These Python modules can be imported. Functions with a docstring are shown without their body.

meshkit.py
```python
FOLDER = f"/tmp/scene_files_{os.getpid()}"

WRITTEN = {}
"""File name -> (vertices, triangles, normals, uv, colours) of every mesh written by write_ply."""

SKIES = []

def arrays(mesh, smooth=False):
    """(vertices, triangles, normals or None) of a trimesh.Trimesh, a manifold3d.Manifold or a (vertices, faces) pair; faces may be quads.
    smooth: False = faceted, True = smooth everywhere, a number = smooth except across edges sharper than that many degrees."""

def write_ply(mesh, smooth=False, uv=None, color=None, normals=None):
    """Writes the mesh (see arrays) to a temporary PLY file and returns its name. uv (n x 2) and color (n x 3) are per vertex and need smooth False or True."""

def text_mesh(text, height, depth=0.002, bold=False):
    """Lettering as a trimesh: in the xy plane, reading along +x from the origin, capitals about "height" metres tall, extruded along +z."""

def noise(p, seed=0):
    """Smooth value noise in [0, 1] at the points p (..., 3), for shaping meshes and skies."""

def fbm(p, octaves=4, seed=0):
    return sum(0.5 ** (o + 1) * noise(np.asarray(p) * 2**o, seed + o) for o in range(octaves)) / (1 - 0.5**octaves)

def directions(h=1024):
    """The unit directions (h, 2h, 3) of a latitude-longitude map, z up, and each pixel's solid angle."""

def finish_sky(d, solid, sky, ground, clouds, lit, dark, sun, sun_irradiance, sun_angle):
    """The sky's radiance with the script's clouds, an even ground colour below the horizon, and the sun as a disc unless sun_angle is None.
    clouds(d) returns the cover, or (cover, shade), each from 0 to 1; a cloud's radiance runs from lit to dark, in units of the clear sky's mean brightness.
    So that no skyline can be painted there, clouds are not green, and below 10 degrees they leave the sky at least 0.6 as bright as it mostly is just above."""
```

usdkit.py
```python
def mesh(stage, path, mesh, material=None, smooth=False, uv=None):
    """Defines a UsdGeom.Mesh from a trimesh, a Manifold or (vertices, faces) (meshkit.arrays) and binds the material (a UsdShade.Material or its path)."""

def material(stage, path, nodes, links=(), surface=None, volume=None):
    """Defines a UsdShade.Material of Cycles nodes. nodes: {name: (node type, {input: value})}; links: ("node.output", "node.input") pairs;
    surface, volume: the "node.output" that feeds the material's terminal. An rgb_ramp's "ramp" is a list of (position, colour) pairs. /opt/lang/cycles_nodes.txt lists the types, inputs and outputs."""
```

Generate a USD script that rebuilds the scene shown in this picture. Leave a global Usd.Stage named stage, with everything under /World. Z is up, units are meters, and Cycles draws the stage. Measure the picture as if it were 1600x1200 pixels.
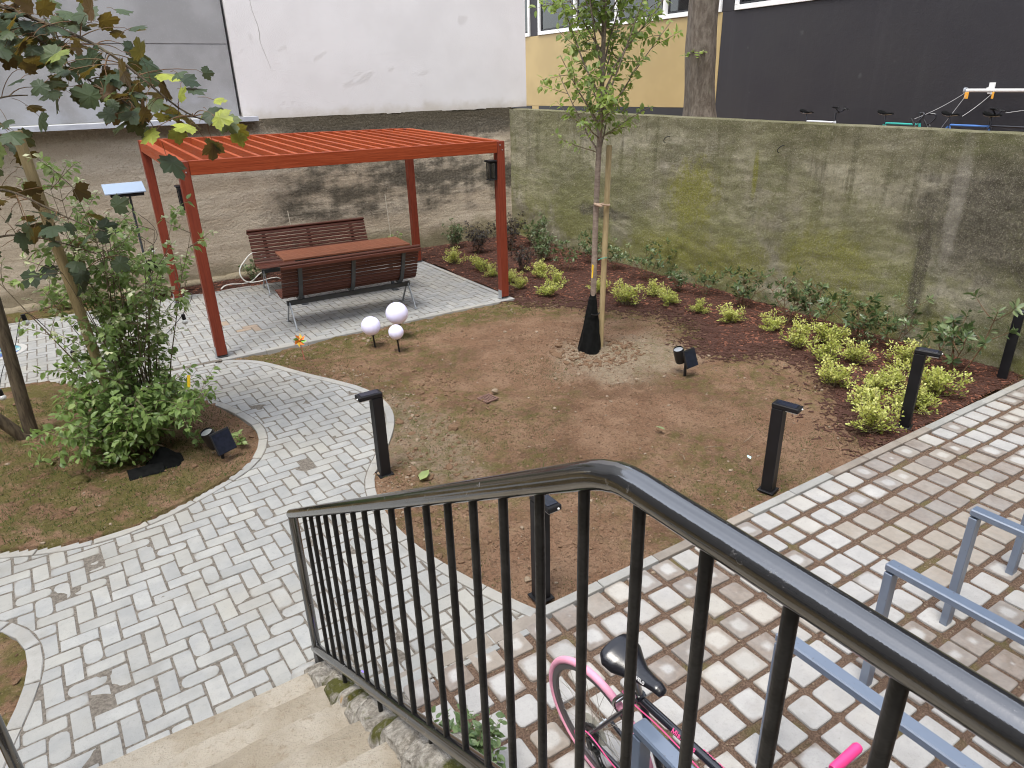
import math, random
import numpy as np, trimesh, shapely
from shapely.geometry import Polygon, LineString, Point, box as sbox
from shapely import affinity
import usdkit, meshkit
from pxr import Usd, UsdGeom, UsdLux, UsdShade, Gf, Sdf, Vt

stage = Usd.Stage.CreateInMemory()
UsdGeom.SetStageUpAxis(stage, UsdGeom.Tokens.z); UsdGeom.SetStageMetersPerUnit(stage, 1.0)
UsdGeom.Xform.Define(stage, '/World'); UsdGeom.Scope.Define(stage, '/World/Looks')
T = Sdf.ValueTypeNames
PI = math.pi

# ------------------------------------------------------------------ camera
# x runs along the kerb of the cycle parking, y towards the pergola, z up
PITCH, ROLL, YAW, EYE = 0.4101, -0.0297, 0.562, 2.95
f0 = np.array([0, math.cos(PITCH), -math.sin(PITCH)]); r0 = np.array([1.0, 0, 0]); u0 = np.cross(r0, f0)
R_, U_ = r0*math.cos(ROLL)+u0*math.sin(ROLL), -r0*math.sin(ROLL)+u0*math.cos(ROLL)
TURN = np.array([[math.cos(YAW), math.sin(YAW), 0], [-math.sin(YAW), math.cos(YAW), 0], [0, 0, 1]])
R_, U_, F_ = TURN@R_, TURN@U_, TURN@f0
cam = UsdGeom.Camera.Define(stage, '/World/camera')
m4 = np.eye(4); m4[0, :3], m4[1, :3], m4[2, :3], m4[3, :3] = R_, U_, -F_, (0, 0, EYE)
cam.AddTransformOp().Set(Gf.Matrix4d(m4.tolist()))
cam.CreateHorizontalApertureAttr(36.0); cam.CreateVerticalApertureAttr(27.0)
cam.CreateFocalLengthAttr(36.0*1071.9/1600); cam.CreateClippingRangeAttr(Gf.Vec2f(0.05, 500))
EXPOSURE = 1.95
cam.CreateExposureAttr(EXPOSURE)
CAM = np.array([0, 0, EYE])

# ------------------------------------------------------------------ sky and sun (bright overcast)
sun_el, sun_dir_xy = math.radians(70), np.array([-0.62, -0.40]); sun_dir_xy /= np.linalg.norm(sun_dir_xy)
SUN = np.array([sun_dir_xy[0]*math.cos(sun_el), sun_dir_xy[1]*math.cos(sun_el), math.sin(sun_el)])
usdkit.material(stage, '/World/Looks/sky', {
    's': ('sky_texture', {'sky_type': 'single_scattering', 'sun_disc': False, 'sun_elevation': sun_el, 'sun_rotation': math.atan2(SUN[0], SUN[1])}),
    'h': ('hsv', {'saturation': 0.36, 'value': 1.0}),
    'tc': ('texture_coordinate', {}),
    'n': ('noise_texture', {'scale': 2.2, 'detail': 5, 'roughness': 0.55}),
    'r': ('rgb_ramp', {'ramp': [(0.3, (0.75, 0.76, 0.79)), (0.7, (1.25, 1.24, 1.22))]}),
    'm': ('mix_color', {'blend_type': 'multiply', 'fac': 1.0, 'use_clamp': False}),
    'b': ('background_shader', {'strength': 0.15})},
    [('s.color', 'h.color'), ('tc.generated', 'n.vector'), ('n.fac', 'r.fac'), ('h.color', 'm.a'), ('r.color', 'm.b'), ('m.result', 'b.color')], surface='b.background')
dome = UsdLux.DomeLight.Define(stage, '/World/sky')
UsdShade.MaterialBindingAPI.Apply(dome.GetPrim()).Bind(UsdShade.Material.Get(stage, '/World/Looks/sky'))
dome.GetPrim().SetCustomDataByKey('kind', 'structure'); dome.GetPrim().SetCustomDataByKey('label', 'bright overcast sky'); dome.GetPrim().SetCustomDataByKey('category', 'sky')
sun = UsdLux.DistantLight.Define(stage, '/World/sun')
sun.CreateIntensityAttr(0.24); sun.CreateAngleAttr(22.0); sun.CreateNormalizeAttr(True); sun.CreateColorAttr(Gf.Vec3f(1.0, 0.95, 0.86))
q = Gf.Rotation(Gf.Vec3d(0, 0, 1), Gf.Vec3d(*SUN.tolist()))
sun.AddTransformOp().Set(Gf.Matrix4d().SetRotate(q))

# ------------------------------------------------------------------ naming and tagging
_used = {}
def numbered(path):
    k = _used.get(path, 0); _used[path] = k+1
    return path if k == 0 else f'{path}_{k:03d}'
def pathof(p):
    return '/World' if p is None else (p if isinstance(p, str) else str(p.GetPath()))
def tag(o, label=None, cat=None, group=None, kind=None):
    p = o.GetPrim() if hasattr(o, 'GetPrim') else o
    for k, v in (('label', label), ('category', cat), ('group', group), ('kind', kind)):
        if v: p.SetCustomDataByKey(k, v)
    return p
def obj(name, mesh, mat, parent=None, smooth=False, tone=None, uv=None, label=None):
    path = numbered(pathof(parent)+'/'+name)
    m = usdkit.mesh(stage, path, mesh, f'/World/Looks/{mat}', smooth=smooth, uv=uv)
    if tone is not None:
        n = len(m.GetPointsAttr().Get())
        t = np.full(n, tone, np.float32) if np.ndim(tone) == 0 else np.asarray(tone, np.float32)
        UsdGeom.PrimvarsAPI(m).CreatePrimvar('tone', T.FloatArray, 'vertex').Set(Vt.FloatArray.FromNumpy(t))
    p = m.GetPrim()
    if label: p.SetCustomDataByKey('label', label)
    return p
def ops(x, loc, rz, sc):
    x.AddTranslateOp().Set(Gf.Vec3d(*map(float, loc))); x.AddRotateZOp().Set(float(math.degrees(rz))); x.AddScaleOp().Set(Gf.Vec3f(*( (sc,)*3 if np.ndim(sc) == 0 else sc)))
def thing(name, label, cat, loc=(0, 0, 0), rz=0.0, sc=1.0, group=None, kind=None):
    x = UsdGeom.Xform.Define(stage, numbered('/World/'+name)); ops(x, loc, rz, sc)
    return tag(x, label, cat, group, kind)
def dup(src, label, loc, rz=0.0, sc=1.0, group=None):
    was = dict(src.GetCustomData()); name = src.GetName().rstrip('0123456789').rstrip('_')
    x = UsdGeom.Xform.Define(stage, numbered('/World/'+name)); p = x.GetPrim()
    p.GetReferences().AddInternalReference(src.GetPath())
    x.ClearXformOpOrder()
    x.AddTranslateOp().Set(Gf.Vec3d(*map(float, loc))); x.AddRotateZOp().Set(float(math.degrees(rz))); x.AddScaleOp().Set(Gf.Vec3f(*((sc,)*3 if np.ndim(sc) == 0 else sc)))
    tag(p, label, was['category'], group or was.get('group')); p.SetInstanceable(True)
    return p

# ------------------------------------------------------------------ mesh helpers
cat = trimesh.util.concatenate
def tm(v, f): return trimesh.Trimesh(np.asarray(v, float), np.asarray(f, int), process=False)
def cbox(sx, sy, sz, c=0.003, at=(0, 0, 0)):
    x, y, z = sx/2, sy/2, sz/2; P = []
    for a in (-1, 1):
        for b in (-1, 1):
            for d in (-1, 1):
                P += [(a*(x-c), b*(y-c), d*z), (a*(x-c), b*y, d*(z-c)), (a*x, b*(y-c), d*(z-c))]
    h = trimesh.convex.convex_hull(np.array(P)); h.apply_translation(at); return h
def bar(p0, p1, w, h, up=(0, 0, 1), c=0.003):
    p0, p1 = np.array(p0, float), np.array(p1, float); d = p1-p0; L = np.linalg.norm(d); d /= L
    s = np.cross(d, up); s /= np.linalg.norm(s); u = np.cross(s, d)
    b = cbox(L, w, h, c); Mx = np.eye(4); Mx[:3, 0], Mx[:3, 1], Mx[:3, 2], Mx[:3, 3] = d, -s, u, (p0+p1)/2
    b.apply_transform(Mx); return b
def spline(P, n):
    P = np.asarray(P, float); k = len(P)
    if k < 3: return np.linspace(P[0], P[-1], n)
    from scipy.interpolate import CubicSpline
    t = np.r_[0, np.cumsum(np.linalg.norm(np.diff(P, axis=0), axis=1))]
    return CubicSpline(t, P)(np.linspace(0, t[-1], n))
def tube(P, r, n=8, cap=True):
    P = np.asarray(P, float); k = len(P); r = np.full(k, r) if np.ndim(r) == 0 else np.asarray(r, float)
    d = np.gradient(P, axis=0); d /= np.maximum(np.linalg.norm(d, axis=1, keepdims=True), 1e-9)
    a = np.cross(d[0], [0, 0, 1.0]); a = a if np.linalg.norm(a) > 0.05 else np.cross(d[0], [1.0, 0, 0]); a /= np.linalg.norm(a)
    ang = np.arange(n)/n*2*PI; V = []
    for i in range(k):
        a = a-d[i]*(a@d[i]); a /= np.linalg.norm(a); b = np.cross(d[i], a)
        V.append(P[i]+r[i]*(np.cos(ang)[:, None]*a+np.sin(ang)[:, None]*b))
    V = np.concatenate(V); F = []
    for i in range(k-1):
        for j in range(n):
            q0, q1, q2, q3 = i*n+j, i*n+(j+1) % n, (i+1)*n+(j+1) % n, (i+1)*n+j
            F += [(q0, q1, q2), (q0, q2, q3)]
    if cap:
        V = np.r_[V, P[:1], P[-1:]]; c0, c1 = k*n, k*n+1
        for j in range(n):
            F += [(c0, (j+1) % n, j), (c1, (k-1)*n+j, (k-1)*n+(j+1) % n)]
    return tm(V, F)
def cyl(p0, p1, r, n=12): return tube([p0, p1], r, n)
def lathe(prof, n=20, at=(0, 0, 0)):
    prof = np.asarray(prof, float); k = len(prof); ang = np.arange(n)/n*2*PI
    V = np.stack([prof[:, 0][:, None]*np.cos(ang), prof[:, 0][:, None]*np.sin(ang), np.repeat(prof[:, 1][:, None], n, 1)], -1).reshape(-1, 3)+np.array(at)
    F = []
    for i in range(k-1):
        for j in range(n):
            q0, q1, q2, q3 = i*n+j, i*n+(j+1) % n, (i+1)*n+(j+1) % n, (i+1)*n+j
            F += [(q0, q1, q2), (q0, q2, q3)]
    return tm(V, F)
def ball(r, at, n=2, sc=(1, 1, 1)):
    b = trimesh.creation.icosphere(n, r); b.apply_scale(sc) if np.ndim(sc) == 0 else b.apply_transform(np.diag([*sc, 1])); b.apply_translation(at); return b
def prism(P, z0, z1, bev=0.004, tilt=(0, 0)):
    """a stone: outline P (n x 2, counter-clockwise) with a worn top edge"""
    P = np.asarray(P, float); n = len(P); c = P.mean(0); r = np.linalg.norm(P-c, axis=1, keepdims=True)
    Q = c+(P-c)*np.maximum(1-bev/np.maximum(r, 1e-6), 0.2)
    tz = (P-c)@np.array(tilt)
    V = np.r_[np.c_[P, np.full(n, z0)], np.c_[P, z1-bev*0.8+tz], np.c_[Q, z1+tz], [[*c, z1]]]
    j = np.arange(n); k = (j+1) % n
    F = np.concatenate([np.c_[j, k, k+n], np.c_[j, k+n, j+n], np.c_[j+n, k+n, k+2*n], np.c_[j+n, k+2*n, j+2*n], np.c_[j+2*n, k+2*n, np.full(n, 3*n)]])
    return tm(V, F)
def ring(poly):
    p = shapely.geometry.polygon.orient(poly, 1.0); return np.array(p.exterior.coords)[:-1]
def grid(fn, nu, nv):
    u, v = np.meshgrid(np.linspace(0, 1, nu), np.linspace(0, 1, nv), indexing='ij')
    V = fn(u.ravel(), v.ravel()); i = np.arange(nu*nv).reshape(nu, nv)
    a, b, c, d = i[:-1, :-1].ravel(), i[1:, :-1].ravel(), i[1:, 1:].ravel(), i[:-1, 1:].ravel()
    return tm(V, np.r_[np.c_[a, b, c], np.c_[a, c, d]])
def fbm(p, s, o=4, seed=0): return meshkit.fbm(np.asarray(p)*s, o, seed)
def rod_text(text, h, depth=0.0006, bold=True): return meshkit.text_mesh(text, h, depth, bold)
def frame_place(mesh, o, ex, ey):
    ex = np.array(ex, float); ex /= np.linalg.norm(ex); ey = np.array(ey, float); ey -= ex*(ex@ey); ey /= np.linalg.norm(ey)
    Mx = np.eye(4); Mx[:3, 0], Mx[:3, 1], Mx[:3, 2], Mx[:3, 3] = ex, ey, np.cross(ex, ey), o
    mesh = mesh.copy(); mesh.apply_transform(Mx); return mesh

# leaves: template in local x (length), y (width), z (normal)
LEAF = (np.array([(0, 0, 0), (.28, .27, .05), (.62, .24, .05), (1, 0, -.06), (.62, -.24, .05), (.28, -.27, .05), (.45, 0, 0)], float),
        np.array([(0, 6, 1), (1, 6, 2), (2, 6, 3), (3, 6, 4), (4, 6, 5), (5, 6, 0)]))
LONG = (np.array([(0, 0, 0), (.35, .15, .03), (.72, .15, .02), (1, 0, -.04), (.72, -.15, .02), (.35, -.15, .03), (.5, 0, 0)], float), LEAF[1])
DOT = (np.array([(0, 0, 0), (.5, .34, .04), (1, 0, 0), (.5, -.34, .04)], float), np.array([(0, 2, 1), (0, 3, 2)]))
def _maple():
    half = [(.0, .04), (-.10, .24), (.03, .30), (.04, .46), (.20, .44), (.30, .54), (.44, .53), (.58, .58), (.58, .40), (.64, .34), (.60, .22), (.74, .24), (.86, .22), (.90, .10), (1.02, 0)]
    h = np.array(half); P = np.r_[h, (h[::-1]*[1, -1])[1:]]
    z = 0.10*np.sin(P[:, 0]*5)*0.4-0.22*np.abs(P[:, 1])**1.4+0.010*np.cos(P[:, 1]*18)
    V = np.r_[np.c_[P, z], [[.30, 0, 0.03]]]; n = len(P)
    return V, np.array([(n, i, (i+1) % n) for i in range(n)])[:, [0, 2, 1]]
MAPLE = _maple()
def leafset(tmpl, P, D, N, S, tone):
    """all leaves as one array set (k, nv, 3); D direction, N normal, S length"""
    v, f = tmpl; P, D, N = (np.asarray(a, float).reshape(-1, 3) for a in (P, D, N)); S = np.asarray(S, float)
    D = D/np.linalg.norm(D, axis=1, keepdims=True); Y = np.cross(N, D); Y /= np.maximum(np.linalg.norm(Y, axis=1, keepdims=True), 1e-6); Z = np.cross(D, Y)
    V = P[:, None]+S[:, None, None]*(v[None, :, 0:1]*D[:, None]+v[None, :, 1:2]*Y[:, None]+v[None, :, 2:3]*Z[:, None])
    return V, f, np.asarray(tone, float)
def leafmesh(ls, idx=None):
    V, f, t = ls; idx = np.arange(len(V)) if idx is None else idx; k, nv = len(idx), V.shape[1]
    return tm(V[idx].reshape(-1, 3), (f[None]+(np.arange(k)*nv)[:, None, None]).reshape(-1, 3)), np.repeat(t[idx], nv)
def put_leaves(ls, mat, parent, singles=0, base=np.zeros(3), name='leaf', rest='foliage'):
    """the nearest leaves each a part, the rest one part"""
    V = ls[0]; d = np.linalg.norm(V.mean(1)+base-CAM, axis=1); o = np.argsort(d)
    for i in o[:singles]:
        m, t = leafmesh(ls, [i]); obj(name, m, mat, parent, tone=t)
    if len(o) > singles:
        m, t = leafmesh(ls, o[singles:]); tag(obj(rest, m, mat, parent, tone=t), kind='stuff' if singles else None)
def rnd_dirs(rg, n):
    v = rg.normal(size=(n, 3)); return v/np.linalg.norm(v, axis=1, keepdims=True)

# ------------------------------------------------------------------ materials
class Mat:
    def __init__(s, name): s.name, s.nodes, s.links, s.k = name, {}, [], 0
    def n(s, kind, out=None, **kw):
        s.k += 1; nm = f'{kind}_{s.k}'; ins = {}
        for k, v in kw.items():
            if isinstance(v, str) and v.startswith('@'): s.links.append((v[1:], f'{nm}.{k}'))
            else: ins[k] = v
        s.nodes[nm] = (kind, ins)
        o = out or {'noise_texture': 'fac', 'voronoi_texture': 'distance', 'math': 'value', 'mix_color': 'result', 'map_range': 'result', 'rgb_ramp': 'color', 'mapping': 'vector', 'geometry': 'position', 'attribute': 'fac', 'principled_bsdf': 'BSDF', 'bump': 'normal', 'mix_closure': 'closure', 'translucent_bsdf': 'BSDF', 'transparent_bsdf': 'BSDF', 'glossy_bsdf': 'BSDF', 'fresnel': 'fac', 'combine_xyz': 'vector', 'object_info': 'random'}.get(kind, 'result')
        return f'@{nm}.{o}'
    def pos(s): return s.n('geometry')
    def noise(s, scale, vec=None, detail=4, rough=0.55, stretch=None):
        vec = vec or s.pos()
        if stretch: vec = s.n('mapping', vector=vec, scale=stretch)
        return s.n('noise_texture', vector=vec, scale=scale, detail=detail, roughness=rough)
    def math(s, op, a, b=0.0, c=0.0, clamp=False): return s.n('math', math_type=op, value1=a, value2=b, value3=c, use_clamp=clamp)
    def step(s, v, lo, hi, t0=0.0, t1=1.0): return s.n('map_range', range_type='smoothstep', value=v, from_min=lo, from_max=hi, to_min=t0, to_max=t1, clamp=True)
    def mix(s, f, a, b, mode='mix'): return s.n('mix_color', blend_type=mode, fac=f, a=a, b=b)
    def sep(s, v): 
        o = s.n('separate_xyz', out='x', vector=v); b = o[:-2]; return b+'.x', b+'.y', b+'.z'
    def tone(s): return s.n('attribute', attribute='tone')
    def spot(s, a, b, ca, cb, ra, rb, nz, amp=0.8):
        x = s.math('divide', s.math('subtract', a, ca), ra); y = s.math('divide', s.math('subtract', b, cb), rb)
        r = s.math('sqrt', s.math('add', s.math('multiply', x, x), s.math('multiply', y, y)))
        r = s.math('add', r, s.math('multiply', s.math('subtract', nz, 0.5), amp*2)); return s.step(r, 0.55, 1.15, 1.0, 0.0)
    def done(s, color, rough=0.7, bumps=(), spec=0.5, metallic=0.0, coat=0.0, translucent=None, extra=None):
        kw = dict(base_color=color, roughness=rough, specular_ior_level=spec, metallic=metallic)
        if coat: kw.update(coat_weight=coat, coat_roughness=0.15)
        kw.update(extra or {})
        nrm = None
        for h, dist in bumps:
            a = dict(height=h, distance=dist, strength=1.0)
            if nrm: a['normal'] = nrm
            nrm = s.n('bump', **a)
        if nrm: kw['normal'] = nrm
        o = s.n('principled_bsdf', **kw)
        if translucent:
            o = s.n('mix_closure', fac=translucent[1], closure1=o, closure2=s.n('translucent_bsdf', color=translucent[0]))
        usdkit.material(stage, f'/World/Looks/{s.name}', s.nodes, s.links, surface=o[1:])
def plain(name, c1, c2=None, scale=8, rough=0.5, bump=0.0, bscale=60, spec=0.5, metallic=0.0, coat=0.0, stretch=None, rvar=0.0):
    m = Mat(name); col = c1
    if c2: col = m.mix(m.step(m.noise(scale, stretch=stretch), 0.35, 0.65), c1, c2)
    r = rough
    if rvar: r = m.step(m.noise(scale*3), 0.3, 0.7, rough-rvar, rough+rvar)
    m.done(col, r, [(m.noise(bscale, stretch=stretch), bump)] if bump else (), spec, metallic, coat)

# soil
m = Mat('soil'); big, mid, fine, grit = m.noise(0.55, detail=5), m.noise(3.2, detail=6), m.noise(28, detail=6, rough=0.7), m.noise(140, detail=2)
c = m.mix(m.step(mid, 0.35, 0.7), (.300, .175, .108), (.400, .255, .165))
c = m.mix(m.math('multiply', m.step(m.noise(1.1, detail=6, rough=.65), .48, .62), .6), c, (.160, .088, .054)); c = m.mix(m.step(fine, 0.52, 0.72), c, (.105, .068, .045)); c = m.mix(m.step(fine, 0.30, 0.42, 1, 0), c, (.30, .215, .14))
px, py, pz = m.sep(m.pos())
sand = m.spot(px, py, 5.15, 5.65, 1.0, 0.75, m.noise(2.2), 0.5)
sand2 = m.spot(px, py, 2.25, 5.3, 0.45, 1.3, m.noise(3.0), 0.6)
c = m.mix(m.math('multiply', m.math('maximum', sand, m.math('multiply', sand2, 0.7)), m.step(fine, 0.25, 0.6)), c, (.42, .345, .25))
moss = m.math('multiply', m.step(big, 0.43, 0.57), m.step(m.noise(9, detail=6, rough=0.7), 0.44, 0.60))
edge = m.math('multiply', m.step(m.math('absolute', m.math('subtract', py, 8.1)), 0.15, 0.5, 1, 0), m.step(m.noise(7), 0.42, 0.55))
leftb = m.math('multiply', m.step(px, 0.9, 0.2), m.step(m.noise(5, detail=6), 0.40, 0.55))
c = m.mix(m.math('multiply', m.math('maximum', m.math('maximum', m.math('multiply', moss, .8), edge), leftb), 0.78), c, (.145, .150, .038))
c = m.mix(m.math('multiply', m.step(grit, 0.66, 0.72), 0.6), c, (.42, .34, .25))
c = m.mix(m.math('multiply', m.step(m.noise(52, detail=5, rough=.8), 0.53, 0.63), 0.75), c, (.085, .052, .033)); c = m.mix(m.math('multiply', m.step(m.noise(20, detail=6, rough=.75), 0.54, 0.66), 0.5), c, (.11, .066, .042)); c = m.mix(m.math('multiply', m.step(m.noise(44, detail=5, rough=.8), 0.55, 0.65), 0.65), c, (.46, .33, .22))
m.done(c, 0.95, [(fine, 0.09), (m.noise(60, detail=5, rough=.75), 0.03), (grit, 0.015)], spec=0.12)
m = Mat('mulch_bed'); fine = m.noise(30, detail=5, rough=0.7)
m.done(m.mix(m.step(fine, 0.4, 0.65), (.12, .052, .035), (.32, .14, .092)), 0.95, [(fine, 0.03)], spec=0.1)
m = Mat('mulch_chip'); t = m.n('geometry', out='random_per_island')
c = m.n('rgb_ramp', fac=t, ramp=[(0, (.06, .026, .018)), (0.2, (.20, .080, .052)), (0.6, (.42, .185, .122)), (0.85, (.56, .29, .20)), (1, (.60, .42, .30))])
m.done(c, 0.8, [(m.noise(90, stretch=(1, 1, 3)), 0.004)], spec=0.3)
m = Mat('clod'); t = m.n('geometry', out='random_per_island')
m.done(m.n('rgb_ramp', fac=t, ramp=[(0, (.15, .095, .06)), (0.6, (.24, .15, .095)), (1, (.32, .21, .135))]), 0.95, [(m.noise(80), 0.01)], spec=0.1)
m = Mat('pebble'); t = m.n('geometry', out='random_per_island')
m.done(m.n('rgb_ramp', fac=t, ramp=[(0, (.22, .17, .12)), (0.5, (.38, .32, .25)), (1, (.62, .57, .50))]), 0.85, [(m.noise(120), 0.003)], spec=0.3)
m = Mat('grass'); t = m.n('geometry', out='random_per_island')
m.done(m.n('rgb_ramp', fac=t, ramp=[(0, (.05, .075, .015)), (0.6, (.10, .125, .025)), (1, (.19, .17, .06))]), 0.7, spec=0.2)
# paving
def stone(name, ca, cb, film, lo, gain, soft, fine=0.03, stainy=0.35):
    m = Mat(name); t = m.tone(); sx, sy, _ = m.sep(m.n('attribute', out='vector', attribute='st'))
    nz = m.noise(16, detail=3); ax, ay = m.math('absolute', sx), m.math('absolute', sy)
    eu = m.math('sqrt', m.math('add', m.math('multiply', ax, ax), m.math('multiply', ay, ay)))
    mx = m.math('maximum', ax, ay)
    r = m.math('add', m.math('multiply', m.math('add', eu, mx), 0.5), m.math('multiply', m.math('subtract', nz, 0.5), stainy*2))
    thr = m.math('add', lo, m.math('multiply', t, gain))
    f = m.step(m.math('subtract', r, thr), 0.0, soft)
    sp = m.noise(90, detail=3, rough=0.7)
    c = m.mix(m.step(m.noise(7), 0.35, 0.65), ca, cb)
    c = m.mix(m.math('multiply', m.step(m.noise(.75, detail=5, rough=.6), .47, .66), .55), c, (ca[0]*1.04, ca[1]*.95, ca[2]*.80)); c = m.mix(m.math('multiply', m.step(m.noise(1.9, detail=6, rough=.65), .54, .68), .40), c, (ca[0]*.72, ca[1]*.68, ca[2]*.60))
    c = m.mix(m.math('multiply', m.step(sp, 0.60, 0.70), 0.5), c, (.26, .24, .22)); c = m.mix(m.math('multiply', m.step(m.noise(230, detail=2), 0.62, 0.70), 0.35), c, (.14, .13, .12))
    c = m.mix(m.math('multiply', f, m.step(m.noise(5), .35, .6, .70, .95)), c, m.mix(m.step(m.noise(24, detail=5), .4, .6), film, tuple(min(1, v*1.28) for v in film)))
    hsh = m.math('fraction', m.math('multiply', t, 37.77)); c = m.mix(m.math('multiply', hsh, 0.42), c, tuple(.66*v for v in ca)); c = m.mix(m.math('multiply', m.step(m.math('fraction', m.math('multiply', t, 91.3)), .6, 1.0), .35), c, (ca[0]*1.12, ca[1]*1.06, ca[2]*.93)); c = m.mix(m.math('multiply', m.step(m.noise(38, detail=5, rough=.75), .52, .68), .30), c, tuple(.6*v for v in ca))
    m.done(c, 0.85, [(sp, 0.0025), (m.noise(14), 0.004)], spec=0.3)
stone('paver', (.275, .282, .280), (.325, .328, .318), (.165, .147, .127), 0.78, 0.75, 0.24, stainy=0.20)
stone('cobble', (.355, .350, .344), (.415, .408, .398), (.155, .124, .102), -1.10, 2.15, 0.38, stainy=0.24)
stone('kerb_stone', (.31, .31, .30), (.265, .265, .255), (.30, .25, .20), 0.95, 0.5, 0.3)
stone('dull_kerb', (.225, .20, .175), (.285, .255, .225), (.15, .12, .10), 0.6, 0.8, 0.4)
stone('brown_paver', (.33, .265, .205), (.30, .24, .19), (.30, .25, .20), 0.9, 0.5, 0.2)
m = Mat('joint_sand'); f = m.noise(45, detail=5, rough=0.7)
m.done(m.mix(m.step(f, 0.35, 0.65), (.105, .092, .078), (.185, .166, .143)), 0.95, [(f, 0.012)], spec=0.15)
m = Mat('joint_grit'); f = m.noise(120, detail=4, rough=0.75); g = m.noise(4)
c = m.mix(m.step(f, 0.4, 0.6), (.085, .055, .040), (.185, .125, .090)); c = m.mix(m.math('multiply', m.step(g, 0.55, 0.68), 0.45), c, (.12, .12, .035))
c = m.mix(m.step(f, 0.66, 0.74), c, (.45, .37, .28)); m.done(c, 0.95, [(f, 0.012)], spec=0.15)
m = Mat('step_concrete'); a, b, d = m.noise(2.5, detail=6), m.noise(22, detail=6, rough=0.7), m.noise(150, detail=2)
c = m.mix(m.step(a, 0.35, 0.65), (.27, .232, .176), (.36, .325, .268)); c = m.mix(m.math('multiply', m.step(b, 0.53, 0.68), 0.65), c, (.215, .17, .12)); c = m.mix(m.math('multiply', m.step(d, 0.64, 0.70), 0.5), c, (.17, .14, .11))
m.done(c, 0.9, [(b, 0.02), (d, 0.004)], spec=0.25)
m = Mat('mossy_stone'); a, b, d = m.noise(5, detail=6), m.noise(26, detail=6, rough=0.7), m.noise(130, detail=3)
c = m.mix(m.step(b, 0.35, 0.65), (.22, .20, .17), (.46, .43, .38)); c = m.mix(m.math('multiply', m.step(a, 0.52, 0.60), m.step(b, 0.3, 0.5)), c, (.085, .085, .022))
c = m.mix(m.math('multiply', m.step(m.noise(6.5, detail=4), 0.66, 0.72), 0.8), c, (.36, .20, .06)); m.done(c, 0.95, [(b, 0.03), (d, 0.008)], spec=0.2)
# concrete walls
m = Mat('mossy_concrete'); x, y, z = m.sep(m.pos())
a, hb, vs, fine, gr = m.noise(1.1, detail=6), m.noise(1.0, stretch=(.7, .7, 4.5), detail=5), m.noise(1.0, stretch=(4.5, 4.5, .45), detail=6, rough=.65), m.noise(24, detail=6, rough=.7), m.noise(110, detail=3, rough=.7)
c = m.mix(m.step(hb, .36, .64), (.26, .238, .168), (.44, .405, .31))
c = m.mix(m.math('multiply', m.math('multiply', m.step(vs, .48, .64), .78), m.step(z, .5, 1.9, .30, 1)), c, (.105, .096, .064))
c = m.mix(m.math('multiply', m.step(a, .47, .60), .6), c, (.120, .112, .072)); c = m.mix(m.math('multiply', m.step(m.noise(9, detail=6, rough=.75), .54, .66), .55), c, (.095, .092, .050))
c = m.mix(m.math('multiply', m.step(vs, .42, .30), .35), c, (.43, .39, .31)); c = m.mix(m.math('multiply', m.step(m.noise(1.0, stretch=(.8, .8, 3.0), detail=8, rough=.75), .52, .66), .55), c, (.46, .425, .34)); c = m.mix(m.math('multiply', m.step(m.noise(1.0, stretch=(.9, .9, 2.0), detail=8, rough=.75), .53, .66), .6), c, (.115, .125, .060))
gm = m.math('multiply', m.step(m.noise(1.3, detail=6, rough=.65), .38, .54), m.step(z, 1.9, .15, .15, 1.0))
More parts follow.
